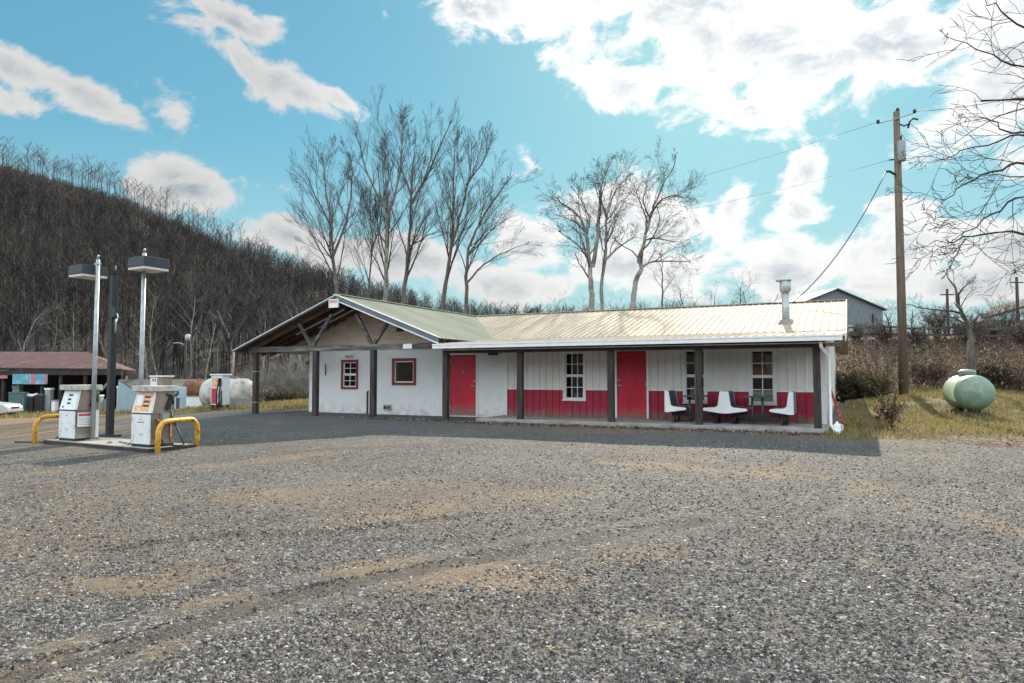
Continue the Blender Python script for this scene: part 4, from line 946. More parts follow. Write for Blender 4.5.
inside('storage_box', c5 - .08, SW + .20, 1.62, .45, .22, .2, mat('red_carton', (.70, .18, .13), .7, .2, 8), 'red carton on a shelf inside the rightmost window', 'box')
c4 = (W4[0] + W4[1]) / 2; inside('storage_box', c4 - .12, SW + .3, 1.0, .16, .30, .12, mat('tan_jug', (.60, .47, .34), .6, .2, 8), 'tan jug-shaped box inside the window behind the porch post', 'box')
c3 = (W3[0] + W3[1]) / 2; inside('storage_box', c3 - .02, SW + .3, .78, .16, .26, .12, mat('orange_carton', (.50, .25, .16), .6, .2, 8), 'small orange carton inside the window left of the second red door', 'box')

# ------------------------------------------------------------------ porch furniture
def px_t(px, py, s): return loc(px, py, s)[0]
SF, SB_ = .55, 1.45            # near and far end of the benches
PROF = [(0, .585), (0, 1.17), (.02, 1.17), (.075, 1.18), (.115, 1.16), (.17, .79), (.23, .745), (.55, .72), (.60, .69), (.58, .655), (.50, .64), (.10, .58)]
def booth(px, sgn, label, double=False, blue=False):
    t0 = px_t(px, 405, SF)
    r = thing('booth_bench', bw(t0, (SF + SB_) / 2, ZS), TH, label, 'bench', 'plastic booth benches on the porch')
    y0 = SF - (SF + SB_) / 2; y1 = -y0
    def put(name, m, ya, yb, both, off=0.):
        c = MB(); pr_ = [(x_, z_ - .30) for x_, z_ in PROF]
        if both: pr_ = [(-x_, z_) for x_, z_ in pr_[:1:-1]] + pr_[2:]
        elif sgn < 0: pr_ = [(-x_, z_) for x_, z_ in pr_[::-1]]
        c.prism(pr_, ya, yb).build(name, m, r, .006)
    put('end_panel', SHELL, y0, y0 + .05, double); put('end_panel', SHELL, y1 - .05, y1, double); put('seat_shell', BLUEV if blue else DARKV, y0 + .052, y1 - .052, double)
    for sg_ in ((1, -1) if double else (sgn,)):
        MB().box(sg_ * .24 - .14, sg_ * .24 + .14, y0 + .1, y1 - .1, .26, .28).build('seat_plate', BLACK, r)
        for yy in (y0 + .22, y1 - .22):
            MB().tube([(sg_ * .24, yy, .27), (sg_ * .24, yy, .02)], .035, 8).tube([(sg_ * .24, yy, .0), (sg_ * .24, yy, .02)], .10, 10).build('leg', BLACK, r)
    return r
booth(664.5, 1, 'white single booth bench with a dark back, leftmost by the second red door')
booth(724, 1, 'white back-to-back double booth bench between the two green porch tables', True)
booth(793.5, -1, 'white single booth bench with a blue back, rightmost under the last window', False, True)
def table(px, label):
    t0 = px_t(px, 400, SF + .3)
    r = thing('booth_table', bw(t0, 1.0, ZS), TH, label, 'table', 'green tables on the porch')
    MB().box(-.32, .32, -.45, .45, .71, .745).build('table_top', TGREEN, r, .012)
    for x in (-.12, .14): 
        MB().tube([(x, -.15, .71), (x, -.15, .03)], .03, 8).tube([(x, -.15, 0), (x, -.15, .03)], .09, 10).build('leg', TGREEN, r)
    MB().bar((-.62, -.12, .22), (.62, -.12, .22), .05, .10).build('floor_rail', BLACK, r)
    return r
table(694, 'dark green booth table half hidden behind a porch post'); table(757, 'dark green booth table in front of the rightmost window')
# ladder and jug at the right end
lb = bw(5.86, 2.1); ld = thing('ladder', (lb.x, lb.y, gz(lb.x, lb.y)), TH, 'red ladder leaning on the white right end wall of the store', 'ladder')
for yy in (0, .62):
    MB().bar((0, yy, 0), (-.38, yy, 1.15), .05, .09, (0, 1, 0)).build('rail', LADDER, ld)
for k in range(5):
    u = .12 + .19 * k; MB().bar((-.38 * u, .02, 1.15 * u), (-.38 * u, .60, 1.15 * u), .035, .03).build('rung', TRIM, ld)
jp = bw(5.72, -.02, 0); jg = thing('plastic_jug', (jp.x, jp.y, gz(jp.x, jp.y)), 0, 'white plastic jug on the ground beside the foot of the red ladder', 'jug')
MB().lathe((0, 0, 0), [(.085, 0), (.095, .03), (.095, .17), (.07, .22), (.03, .26), (.03, .29)], 14).build('body', TRIM, jg); MB().tube([(.09, 0, .08), (.14, 0, .10), (.14, 0, .2), (.07, 0, .23)], .014, 6).build('handle', TRIM, jg)

# ------------------------------------------------------------------ pump island
IZ = 0.0
def ground_px(px, py, z): 
    e = Vector((0, 0, EYE)); d = at(px, py, 10.) - e; return e + d * ((z - EYE) / d.z)
PR = ground_px(152.5, 445.5, IZ); PL = ground_px(78.5, 439.5, IZ)
idir = (PR - PL); idir.z = 0; ITH = math.atan2(idir.y, idir.x); iu = idir.normalized(); iv = Vector((-iu.y, iu.x, 0)); L_ = idir.length
ic = (PR + PL) / 2 + iv * .18
isl = thing('pump_island', (ic.x, ic.y, 0), ITH, 'worn concrete island under the two old white fuel pumps', 'island')
MB().box(-L_ / 2 - .80, L_ / 2 + .46, -.56, .58, -.45, IZ - .004).build('kerb_block', CONC, isl, .03)
MB().box(-L_ / 2 - .83, L_ / 2 + .485, -.59, -.565, -.45, IZ - .02).box(L_ / 2 + .465, L_ / 2 + .485, -.565, .58, -.45, IZ - .02).build('steel_edge', mat('dark_rusted_edge', (.045, .03, .024), .8, .3, 4), isl)
def pump(pos, rz, label, worn, scale=1., W=.66, D=.56):
    r = thing('fuel_pump', pos, rz, label, 'fuel pump', None); r.scale = (scale,) * 3
    x, y = W / 2, D / 2
    MB().add([(sx * (x - .02), yy, zz) for sx in (-1, 1) for yy, zz in ((-y + .02, .05), (y - .02, .05), (y - .02, 1.20), (-y + .16, 1.20), (-y + .05, .735))], [(0, 1, 2, 3, 4), (9, 8, 7, 6, 5), (0, 5, 6, 1), (1, 6, 7, 2), (2, 7, 8, 3), (3, 8, 9, 4), (4, 9, 5, 0)]).build('cabinet', PUMPB, r)
    MB().box(-x, x, -y, y, 0, .05).build('plinth', BLACK, r)
    lp = MB().box(-x, x, -y - .012, -y + .018, .055, .70).build('lower_panel', PUMPW, r, .006)
    MB().box(-x + .015, x - .015, -y, -y + .018, .70, .735).build('reveal', BLACK, r)
    up = MB().hexa([(-x, -y - .012, .735), (x, -y - .012, .735), (x, -y + .05, .735), (-x, -y + .05, .735), (-x + .02, -y + .10, 1.20), (x - .02, -y + .10, 1.20), (x - .02, -y + .15, 1.20), (-x + .02, -y + .15, 1.20)]).build('display_panel', PUMPW, r)
    sl = lambda z: -y - .012 + .112 * (z - .735) / .465
    def on_panel(nm, x0, x1, z0, z1, m, p=.004, par=up):
        MB().hexa([(x0, sl(z0) - p, z0), (x1, sl(z0) - p, z0), (x1, sl(z0) + .01, z0), (x0, sl(z0) + .01, z0), (x0, sl(z1) - p, z1), (x1, sl(z1) - p, z1), (x1, sl(z1) + .01, z1), (x0, sl(z1) + .01, z1)]).build(nm, m, par)
    if worn: on_panel('faded_decal', -x + .05, x - .04, .76, 1.17, ORANGE, .003)
    for k, z in enumerate((1.08, .98, .89)):
        a = .02 if worn else -.06; w = .20 if worn else (.16 if k == 0 else .13)
        on_panel('price_window', a, a + w, z - (.022), z + .022, BLACK, .007)
    if not worn: on_panel('knob_plate', -.22, -.17, .78, .82, BLACK, .007)
    else:
        on_panel('white_label', -.24, -.03, .90, 1.13, PUMPW, .006)
    # small red maker's mark on the lower panel
    rm = mat('red_print', (.50, .06, .08), .5, .1)
    MB().box(-.035, .035, -y - .015, -y - .0125, .585, .605).build('emblem', rm, lp)
    if worn:
        for k in range(6): MB().box(-.12 + .042 * k, -.09 + .042 * k, -y - .015, -y - .0125, .52, .545).build('lettering', rm, lp)
    # side panels: brown upper, open lower with a pipe frame
    MB().hexa([(x - .018, -y + .055, .72), (x + .004, -y + .055, .72), (x + .004, y, .72), (x - .018, y, .72), (x - .018, -y + .155, 1.20), (x + .004, -y + .155, 1.20), (x + .004, y, 1.20), (x - .018, y, 1.20)]).build('side_panel', PUMPB, r)
    MB().box(x - .018, x + .006, y - .08, y, .05, .71).build('side_post', TRIM if not worn else PUMPB, r)
    MB().box(-x - .05, x + .05, -y - .00, y + .05, 1.20, 1.325).build('top_cap', CAPG, r, .012)
    if not worn:
        nt_ = MB().box(x + .002, x + .010, -y + .06, y - .14, .33, .66).build('notice', TRIM, r)
        MB().box(x + .0105, x + .012, -y + .08, y - .16, .58, .64).build('red_heading', rm, nt_)
        for k in range(5): MB().box(x + .0105, x + .012, -y + .09, y - .17, .37 + .04 * k, .382 + .04 * k).build('text_line', STEEL, nt_)
    # nozzle in its boot, hose looping to the ground
    nz = MB().bar((x + .03, y - .20, .80), (x + .03, y - .08, 1.12), .05, .10).tube([(x + .04, y - .22, 1.14), (x + .05, y - .10, 1.10), (x + .05, y - .06, .92)], .022, 8)
    nz.build('nozzle', BLACK, r)
    if worn:
        MB().tube([(x + .03, y - .12, .66), (x + .10, y - .05, .62), (x + .12, -.02, .50), (x + .06, -.16, .40), (x + .05, -.2, .20), (x + .2, -.1, .06), (x + .5, .05, .03), (x + .62, .10, .06), (x + .42, .12, .32), (x + .15, .14, .58), (x + .06, y - .12, .78)], .020, 8).build('hose', RUBBER, r)
        MB().tube([(x + .04, -y + .10, .60), (x + .10, -y + .12, .52), (x + .08, -y + .1, .30), (x + .16, -y + .18, .14), (x + .1, 0, .04)], .018, 8).build('hose', RUBBER, r)
        MB().box(x + .004, x + .10, -.05, .12, .56, .72).build('hose_bracket', STEEL, r); MB().box(x + .004, x + .06, -.16, -.06, .55, .60).build('yellow_clip', YELLOW, r)
        MB().box(x + .004, x + .02, y - .10, y - .06, .2, .5).build('yellow_strip', ORANGE, r)
    else:
        MB().tube([(-x - .01, 0, .5), (-x - .09, -.05, .42), (-x - .22, -.1, .12), (-x - .55, -.15, -.08), (-x - 1.1, -.2, -.12), (-x - 1.9, -.35, -.13)], .020, 8).build('hose', RUBBER, r)
    return r
psc = 1.04
pump((PR.x, PR.y, IZ), ITH, 'white fuel pump with a peeling orange display, at the right end of the island', True, psc)
pump((PL.x, PL.y, IZ), ITH, 'white fuel pump with a notice on its brown side, left on the island', False, psc)
def hoop(p0, p1, h, label):
    p0 = Vector(p0); p1 = Vector(p1); d = p1 - p0; w = Vector((d.x, d.y, 0)).length; rz = math.atan2(d.y, d.x)
    pts = [(0, 0, -.2), (0, 0, h - .28)] + [(.28 - .28 * math.cos(a), 0, h - .28 + .28 * math.sin(a)) for a in np.linspace(.2, math.pi / 2, 7)]
    pts += [(w - .28 + .28 * math.sin(a), 0, h - .28 + .28 * math.cos(a)) for a in np.linspace(0, math.pi / 2 - .2, 7)] + [(w, 0, h - .28), (w, 0, -.2)]
    o = MB().tube(pts, .057, 12).build('guard_hoop', YELLOW); o.location = p0; o.rotation_euler = (0, 0, rz)
    return tag(o, label, 'barrier', 'yellow guard hoops at the pump island')
a = ground_px(157.5, 453, -.09); b = ground_px(197, 447, -.09)
hoop(a, b, .68, 'yellow pipe guard hoop in front of the right end of the pump island')
a = ground_px(34.5, 443, -.10); hoop(a, a + iv * 1.15 + iu * .12, .66, 'yellow pipe guard hoop partly hidden behind the left fuel pump')
# lamps and the black post
def lamp(px, py, Y, fx, fz_px, label, off):
    p = at(px, py, Y); r = thing('area_lamp', (p.x, p.y, IZ), ITH, label, 'lamp', 'box lamps over the pump island')
    zt = at(px, fz_px, Y).z
    MB().tube([(0, 0, 0), (0, 0, zt + .38)], [.058, .045], 12).build('pole', GALV, r)
    MB().box(-.13, .13, -.13, .13, 0, .02).build('base_plate', STEEL, r)
    hd = MB().hexa([(off - .33, -.33, zt), (off + .33, -.33, zt), (off + .33, .33, zt), (off - .33, .33, zt), (off - .31, -.31, zt + .24), (off + .31, -.31, zt + .24), (off + .31, .31, zt + .24), (off - .31, .31, zt + .24)]).build('lamp_housing', DARKBOX, r, .01)
    MB().box(off - .31, off + .31, -.31, .31, zt - .055, zt - .002).build('lens', LAMPLENS, hd)
    MB().tube([(0, 0, zt + .38), (0, 0, zt + .46), (.03, 0, zt + .48)], .028, 8).box(-.07, .07, -.05, .05, zt + .25, zt + .29).build('pole_fitting', GALV, r)
    return r
LY = ground_px(92.5, 440, IZ).y
lamp(92.5, 440, LY, 86, 274.5, 'box lamp on a grey steel pole with its housing set left of the pole', -.42)
lamp(140.3, 405, 16.4, 147, 269, 'box lamp centred on a grey steel pole behind the right fuel pump', .18)
bp_ = ground_px(109.5, 436.5, IZ); zt = at(112, 276, bp_.y).z
bpo = thing('black_post', (bp_.x, bp_.y, IZ), ITH, 'thick black steel post standing between the two box lamps', 'post')
MB().box(-.075, .075, -.075, .075, 0, zt).build('shaft', BLACK, bpo, .006); MB().tube([(.02, 0, zt), (.02, 0, zt + .28)], .035, 8).build('spigot', BLACK, bpo)
MB().box(-.28, .28, -.16, .16, 0, .05).build('foot_plate', BLACK, bpo, .006)
jb = MB().box(.078, .24, -.10, .06, zt - 1.12, zt - .86).build('junction_box', DARKBOX, bpo)
MB().tube([(.16, -.02, zt - 1.12), (.22, -.05, zt - 1.28), (.17, -.02, zt - 1.42), (.12, 0, zt - 1.55)], .022, 6).build('loose_conduit', GALV, bpo)
MB().tube([(.24, -.04, zt - 1.02), (.31, -.05, zt - 1.1), (.27, -.05, zt - 1.24)], .012, 6).build('loose_wire', TRIM, bpo)
for k in range(7):
    q = PL + idir * (.52 + .05 * k) + iv * (.05 + .09 * ((k * 37) % 5 - 2)); 
    o = MB().lathe((0, 0, 0), [(.03, 0), (.06, .02), (.05, .05), (.02, .06)], 7).build('broken_concrete', CONC); o.location = (q.x, q.y, IZ); o.scale = (1.2, .8, .7); o.rotation_euler = (0, 0, k); tag(o, 'small lump of broken concrete lying between the two fuel pumps', 'rubble', 'lumps of concrete on the island')

# ------------------------------------------------------------------ old tanks and pumps beyond the canopy
def base_at(px, py, Y):
    p = at(px, py, Y); return Vector((p.x, p.y, gz(p.x, p.y)))
YR = 29.5; g0 = base_at(220, 408, YR); mR = YR / FPX
hR = at(220, 374, YR).z - g0.z
rp = thing('fuel_pump', g0, -.40, 'old fuel pump with a dark red front panel and hoses beside the silver tank', 'fuel pump')
w = .30
MB().box(-w, w, -.22, .22, .22, hR - .06).build('cabinet', PUMPW, rp); MB().box(-w + .03, .0 + .06, -.225, -.2, .26, hR * .60).build('front_panel', PUMPRED, rp)
MB().box(-w + .05, .05, -.235, -.222, hR * .64, hR * .90).build('display', ORANGE, rp); MB().box(-w - .06, w + .08, -.27, .27, hR - .06, hR).build('top_cap', TRIM, rp, .01)
for sx in (-1, 1):
    for sy in (-1, 1): MB().box(sx * w * .85 - .04, sx * w * .85 + .04, sy * .16 - .04, sy * .16 + .04, -.1, .219).build('leg', BLACK, rp)
for k in (0, 1): MB().tube([(.14 + .14 * k, -.24, hR * .82), (.18 + .14 * k, -.30, hR * .7), (.10 + .14 * k, -.32, hR * .4), (.14 + .16 * k, -.30, .1), (.22 + .14 * k, -.28, .35), (.2 + .12 * k, -.25, hR * .55)], .028, 7).build('hose', RUBBER, rp)
MB().bar((.20, -.26, hR * .66), (.24, -.28, hR * .88), .08, .12).build('nozzle', BLACK, rp)
# silver tank on a block base
def tank(px0, px1, pyt, pyb, Y, rz, m, label, vent=False, radpx=None):
    p0 = at(px0, pyb, Y); p1 = at(px1, pyb, Y); L = p1.x - p0.x; top = at(px0, pyt, Y).z; r_ = radpx * Y / FPX; cz = top - r_
    c = Vector(((p0.x + p1.x) / 2, Y, 0)); g = gz(c.x, c.y); r = thing('fuel_tank', (c.x, c.y, g), rz, label, 'tank')
    h = cz - g; hl = L / 2
    MB().lathe((0, 0, h), [(.001, -hl), (r_ * .6, -hl + .03), (r_ * .93, -hl + .12), (r_, -hl + .22), (r_, hl - .22), (r_ * .93, hl - .12), (r_ * .6, hl - .03), (.001, hl)], 28, 'x').build('shell', m, r)
    for x in (-hl * .6, hl * .6):
        MB().box(x - .10, x + .10, -r_ * .75, r_ * .75, -.1, h - r_ * .6).build('cradle', CONC, r)
    MB().lathe((hl * .35, 0, h + r_ - .03), [(.14, 0), (.14, .08), (.07, .09), (.07, .14)], 12).build('filler_cap', RUST, r)
    if vent: MB().tube([(-hl * .0 + hl * .38 - .18, 0, h + r_ - .05), (hl * .38 - .18, 0, h + r_ + 1.25)], .045, 8).build('vent_pipe', mat('tan_vent_pipe', (.30, .26, .20), .7, .2), r)
    return r
tank(203, 253, 378.5, 400, 31.5, -.25, SILVER, 'weathered silver cylindrical fuel tank behind the red fuel pump', True, 15.5)
tank(183, 208, 380.5, 396, 35, 1.15, RUST, 'smaller rusty brown tank left of the silver fuel tank', False, 9.)
p0 = base_at(226, 406, 30.4); dk = thing('containment_wall', p0, -.25, 'low grey concrete wall in front of the silver fuel tank', 'wall')
MB().box(-.4, 1.2, 0, .14, -.2, .46).build('panel', mat('tan_grey_concrete', (.27, .245, .22), .85, .2, 3), dk)
p0 = base_at(184, 410, 32.5); dk = thing('containment_wall', p0, -.20, 'long low white wall in front of the rusty tank', 'wall')
MB().box(-.1, 1.35, 0, .16, -.2, .60).build('panel', WHITE, dk); MB().box(-.13, 1.38, -.02, .18, .603, .64).build('coping', CONC, dk)
p0 = base_at(177.5, 411, 31); bd = thing('kerosene_dispenser', p0, -.3, 'pale blue dispenser cabinet with a dark hose between the pumps and the white wall', 'dispenser')
hB = at(177, 387, 31).z - p0.z
MB().box(-.30, .30, -.2, .2, -.05, hB).build('cabinet', PALEBLUE, bd, .02); MB().tube([(.02, -.24, hB - .18), (.16, -.24, hB - .08), (.22, -.24, hB - .26), (.10, -.24, hB - .38), (.0, -.24, hB - .28)], .05, 8).build('hose_coil', mat('deep_teal_hose', (.02, .10, .13), .5), bd)
MB().box(.10, .29, -.215, -.203, .08, hB * .55).build('dark_door', mat('dark_purple_panel', (.06, .05, .07), .5), bd)
YP = 33.; p0 = base_at(161, 408, YP); hP = at(161, 375.5, YP).z - p0.z
fp = thing('fuel_pump', p0, -.35, 'boxy white and grey fuel pump seen behind the orange-faced pump', 'fuel pump')
MB().box(-.38, .38, -.28, .28, 0, hP - .07).build('cabinet', PUMPB, fp); MB().box(-.39, .04, -.30, -.283, .05, hP - .1).build('front_panel', PUMPW, fp); MB().box(-.44, .44, -.34, .34, hP - .07, hP).build('top_cap', TRIM, fp, .01)
MB().box(-.25, -.18, -.306, -.301, hP - .28, hP - .16).box(-.10, -.04, -.306, -.301, hP - .28, hP - .16).build('price_window', BLACK, fp)
# low grey shed
YS = 47.; p0 = base_at(150, 408, YS); s0 = thing('low_shed', p0, 0, 'low grey shed with a blue-grey end wall beyond the tanks', 'shed')
def lx(px): return (px - 512) / FPX * YS - p0.x
zt1 = at(120, 381, YS).z - p0.z; zt2 = at(150, 391, YS).z - p0.z
MB().add([(lx(118), 0, -.6), (lx(150), -1.2, -.6), (lx(150), -1.2, zt2), (lx(119), 0, zt1)] + [(lx(118), .2, -.6), (lx(150), -1.0, -.6), (lx(150), -1.0, zt2), (lx(119), .2, zt1)], [(0, 1, 2, 3), (7, 6, 5, 4), (0, 4, 5, 1), (1, 5, 6, 2), (2, 6, 7, 3), (3, 7, 4, 0)]).build('end_wall', SHEDBLUE, s0)
MB().hexa([(lx(149), -1.3, zt2 - .05), (lx(188), -1.3, zt2 - .05), (lx(188), 2.5, zt1 + .02), (lx(118), .1, zt1 + .02), (lx(149), -1.3, zt2 + .03), (lx(188), -1.3, zt2 + .03), (lx(188), 2.5, zt1 + .12), (lx(118), .1, zt1 + .10)]).build('roof', SHEDROOF, s0)
MB().box(lx(150.2), lx(187), -1.15, -1.0, -.6, zt2 - .06).build('front_wall', SHEDBLUE, s0)

# ------------------------------------------------------------------ open-fronted shed with the maroon roof
YB = 53.
def bxp(px): return (px - 512) / FPX * YB
gB = -1.2; ez = 2.10; rz_ = at(40, 353, YB + 5).z
bs = thing('open_shed', (bxp(60), YB, gB), 0.02, 'long open-fronted shed with a rusty maroon metal roof at the far left', 'shed')
X0, X1 = -22., bxp(126) - bxp(60); XR = -.9; XB = .6
E0, E1 = ez - gB + .22, ez - gB - .02; RR = rz_ - gB
rf = MB(); 
rf.add([(X0, -.6, E0), (X1, -.6, E1), (XR, 5, RR), (X0, 5, RR + .1), (X0, -.6, E0 + .08), (X1, -.6, E1 + .08), (XR, 5, RR + .08), (X0, 5, RR + .18)], [(3, 2, 1, 0), (4, 5, 6, 7), (0, 1, 5, 4), (1, 2, 6, 5), (2, 3, 7, 6), (3, 0, 4, 7)])
rf.add([(X1, -.6, E1), (XB, 10, E1), (XR, 5, RR), (X1, -.6, E1 + .08), (XB, 10, E1 + .08), (XR, 5, RR + .08)], [(0, 1, 2), (5, 4, 3), (0, 3, 4, 1)])
rf.add([(X0, 10, E0), (XB, 10, E1), (XR, 5, RR + .02), (X0, 5, RR + .12)], [(0, 1, 2, 3)])
k = X0
while k < X1 - .3:
    te = min(1, max(0, (k - X0) / (X1 - X0))); z0 = E0 + (E1 - E0) * te + .08
    xt = k if k < XR else XR; f = 1. if k < XR else (X1 - k) / (X1 - XR)
    rf.add([(k - .03, -.6, z0), (k, -.6, z0 + .04), (k + .03, -.6, z0), (k - .03, -.6 + 5.6 * f, z0 + (RR + .09 - z0) * f), (k, -.6 + 5.6 * f, z0 + (RR + .13 - z0) * f), (k + .03, -.6 + 5.6 * f, z0 + (RR + .09 - z0) * f)], [(0, 1, 4, 3), (1, 2, 5, 4)]); k += .45
rf.build('roof', BARNRED, bs)
MB().box(X0, XB - .3, 8, 8.15, -.6, E1).build('back_wall', BARNDARK, bs); MB().bar((X1 - 1.2, 2, 1.0), (XB + .3, 8, 1.0), .12, 3.6).build('end_wall', BARNDARK, bs)
MB().box(X0, X1 - .1, -.55, -.42, E1 - .40, E1 - .03).build('eave_beam', BARNDARK, bs)
for px in (8, 46, 64, 88): MB().box(bxp(px) - bxp(60) - .1, bxp(px) - bxp(60) + .1, -.4, -.2, -.6, E1 - .05).build('post', BARNDARK, bs)
MB().bar((bxp(120) - bxp(60), -.35, E1 - .1), (bxp(104) - bxp(60), -.3, E1 - 1.6), .14, .14).build('brace', BARNWOOD, bs)
def flat_thing(name, px0, px1, py0, py1, Y, m, label, cat, dep=.03, group=None, extra=None):
    a = at(px0, py1, Y); b = at(px1, py0, Y); w = (b.x - a.x) / 2; h = b.z - a.z
    o = thing(name, ((a.x + b.x) / 2, Y, a.z), 0, label, cat, group)
    MB().box(-w, w, 0, dep, 0, h).build('panel', m, o)
    return o, w, h
o, w, h = flat_thing('banner', 12.2, 47.5, 374.0, 384.2, YB - .62, BANNERB, 'long blue banner with pink bands hung under the shed eave', 'banner')
for f0, f1 in ((.10, .24), (.80, .98)): MB().box(-w + 2 * w * (.54 if f0 < .5 else .90), -w + 2 * w * (.66 if f0 < .5 else .985), -.01, -.003, 0, h).build('pink_band', BANNERP, o)
MB().box(w * .02, w * .035, -.012, -.003, 0, h).build('white_seam', TRIM, o)
o, w, h = flat_thing('banner', -30, 7.5, 370.5, 378.5, YB - .6, BANNERP, 'pink banner under the shed eave at the left edge', 'banner'); MB().tube([(-w, -.01, h), (w, -.01, h)], .03, 6).build('top_rod', BARNWOOD, o)
def junk(name, px0, px1, py0, py1, Y, m, label, cat, m2=None, group=None):
    a = at(px0, py1, Y); b = at(px1, py0, Y); w = (b.x - a.x) / 2; g = gz((a.x + b.x) / 2, Y); h = b.z - g
    o = thing(name, ((a.x + b.x) / 2, Y, g), .1, label, cat, group)
    MB().box(-w, w, -.25, .25, -.1, h * .92).build('body', m, o, .03); MB().box(-w - .03, w + .03, -.28, .28, h * .923, h).build('lid', m2 or m, o, .02)
    return o
TEAL = mat('teal_bin', (.07, .14, .14), .6, .25, 4); GREYJ = mat('grey_appliance', (.28, .31, .32), .5, .2, 4)
junk('refuse_bin', 10.5, 26, 392, 411, 51.6, TEAL, 'wide teal bin under the blue banner', 'bin')
junk('appliance', 14, 21, 385.5, 399, 53.5, GREYJ, 'pale appliance with a dark door behind the teal bin', 'appliance')
junk('appliance', 46, 52, 388, 411, 52.6, GREYJ, 'tall grey cabinet right of the dark stacked junk', 'cabinet', TRIM)
junk('crate', 27, 34, 396, 411, 52., BARNDARK, 'dark crate directly right of the teal bin', 'crate', BARNWOOD)
junk('crate', 36, 44, 394, 411, 52.2, BARNDARK, 'tall dark crate left of the grey cabinet', 'crate', TEAL)
junk('crate', 53, 57, 400, 410, 51.8, TRIM, 'small white box near the left fuel pump under the shed', 'box', GREYJ)
junk('appliance', 93, 102, 395, 411, 50.5, GREYJ, 'grey machine between the left pump and the black post under the shed', 'machine', TRIM)
junk('crate', 118, 124, 386, 410, 49.5, mat('white_drum', (.5, .53, .55), .5), 'white upright drum beside the blue-grey shed', 'drum', TRIM)
junk('crate', 103, 109, 399, 411, 51, GREYJ, 'low grey box just left of the black post under the shed', 'box', BARNWOOD)
tp = base_at(30, 400, 52.3); tz = at(30, 395.5, 51.9)
o = MB().tube([(-.5, 0, 0), (-.2, -.1, .12), (.1, 0, .05), (.45, .05, .22)], [.06, .13, .12, .05], 7).build('white_bundle', TRIM); o.location = at(31, 396.5, 51.9); tag(o, 'crumpled white bundle lying on the dark crates', 'bundle')
# parked car nosing in from the left edge
cp0 = base_at(-6, 412, 46.5); k_ = 46.5 / FPX
car = thing('parked_car', cp0, .05, 'silver car nosing in from the left edge beside the open shed', 'car')
prof = [(-3.6, .35), (-3.6, .95), (-3.2, 1.0), (-2.6, 1.42), (-.9, 1.45), (-.05, 1.02), (1.15, .90), (1.35, .72), (1.36, .35), (.9, .28), (-3.2, .28)]
MB().prism(prof, -.85, .85).build('body', CAR, car, .05)
MB().prism([(-2.45, 1.05), (-2.2, 1.36), (-1.0, 1.39), (-.35, 1.06)], -.865, .865).build('side_window', CARGLASS, car)
MB().add([(-.82, -.7, 1.40), (-.82, .7, 1.40), (-.02, .75, 1.045), (-.02, -.75, 1.045)], [(0, 1, 2, 3)]).build('windscreen', CARGLASS, car)
for x in (.55, -2.7):
    for y in (-.80, .80):
        wl = MB().lathe((x, y, .31), [(.10, -.1), (.31, -.1), (.32, 0), (.31, .1), (.10, .1)], 18, 'y').build('wheel', TYRE, car); MB().lathe((x, y, .31), [(.02, -.11), (.19, -.105), (.19, .105), (.02, .11)], 14, 'y').build('rim', GALV, wl)
for y in (-.6, .6): MB().box(1.25, 1.37, y - .18, y + .18, .62, .76).build('headlight', TRIM, car)
MB().box(1.28, 1.42, -.8, .8, .36, .52).build('bumper', STEEL, car, .02); MB().box(1.30, 1.375, -.38, .38, .60, .74).build('grille', BLACK, car)

# ------------------------------------------------------------------ propane tank on the lawn
tc_ = base_at(968.5, 415, 23.4); pg = 22.6 / FPX
# its axis points away to the left; the near dome faces the camera
pt = thing('propane_tank', tc_, R(71), 'pale green horizontal propane tank with a domed lid on the lawn', 'tank')
r_ = 17.6 * pg; hh = .12 + r_
MB().lathe((0, 0, hh), [(.001, -1.15), (r_ * .5, -1.11), (r_ * .78, -1.02), (r_ * .94, -.90), (r_, -.74), (r_, -.70), (r_ * 1.004, -.70), (r_ * 1.004, -.66), (r_, -.66), (r_, .74), (r_ * .94, .90), (r_ * .78, 1.02), (r_ * .5, 1.11), (.001, 1.15)], 36, 'x').build('shell', GREEN, pt)
dm_ = MB().lathe((.0, 0, hh + r_ - .06), [(.26, 0), (.26, .17), (.25, .21), (.18, .245), (.001, .26)], 24).build('valve_dome', GREEN, pt)
MB().lathe((.0, 0, hh + r_ - .06), [(.265, .155), (.272, .16), (.272, .175), (.265, .18)], 24).build('dome_rim', GREEN, dm_)
for x in (-.55, .55):
    for y in (-.22, .22): MB().box(x - .07, x + .07, y - .03, y + .03, .05, .30).build('leg', GREEN, pt)
    MB().box(x - .12, x + .12, -.36, .36, -.06, .05).build('footing_block', mat('shade_footing', (.12, .11, .10), .9), pt)  # footing colour darkened to stand in for the shade under the tank
# ------------------------------------------------------------------ poles and wires
YU = 28.; ub = at(904, 397, YU); ub.z = gz(ub.x, ub.y); ut = at(896, 112, YU)
up_ = thing('utility_pole', ub, 0, 'tall weathered wooden utility pole with a grey transformer on the lawn', 'utility pole')
V_ = lambda px, py, dy=0.: at(px, py, YU + dy) - ub
MB().tube([(0, 0, -.5), V_(896.3, 112)], [.185, .125], 14).build('shaft', POLEWOOD, up_)
xa = MB().tube([V_(878, 123.5, -.1), V_(897, 118.5, -.15), V_(915, 113, -.1)], .022, 8).build('cross_arm', STEEL, up_)
for p in ((878, 122), (914.5, 111.5)):
    q = V_(*p, -.1); MB().lathe(q, [(.05, -.06), (.07, -.02), (.05, .02), (.07, .05), (.03, .10)], 10).build('insulator', BLACK, xa)
q = V_(897.5, 110.5); MB().lathe(q, [(.06, -.06), (.08, 0), (.05, .10)], 10).build('pole_top_pin', BLACK, up_)
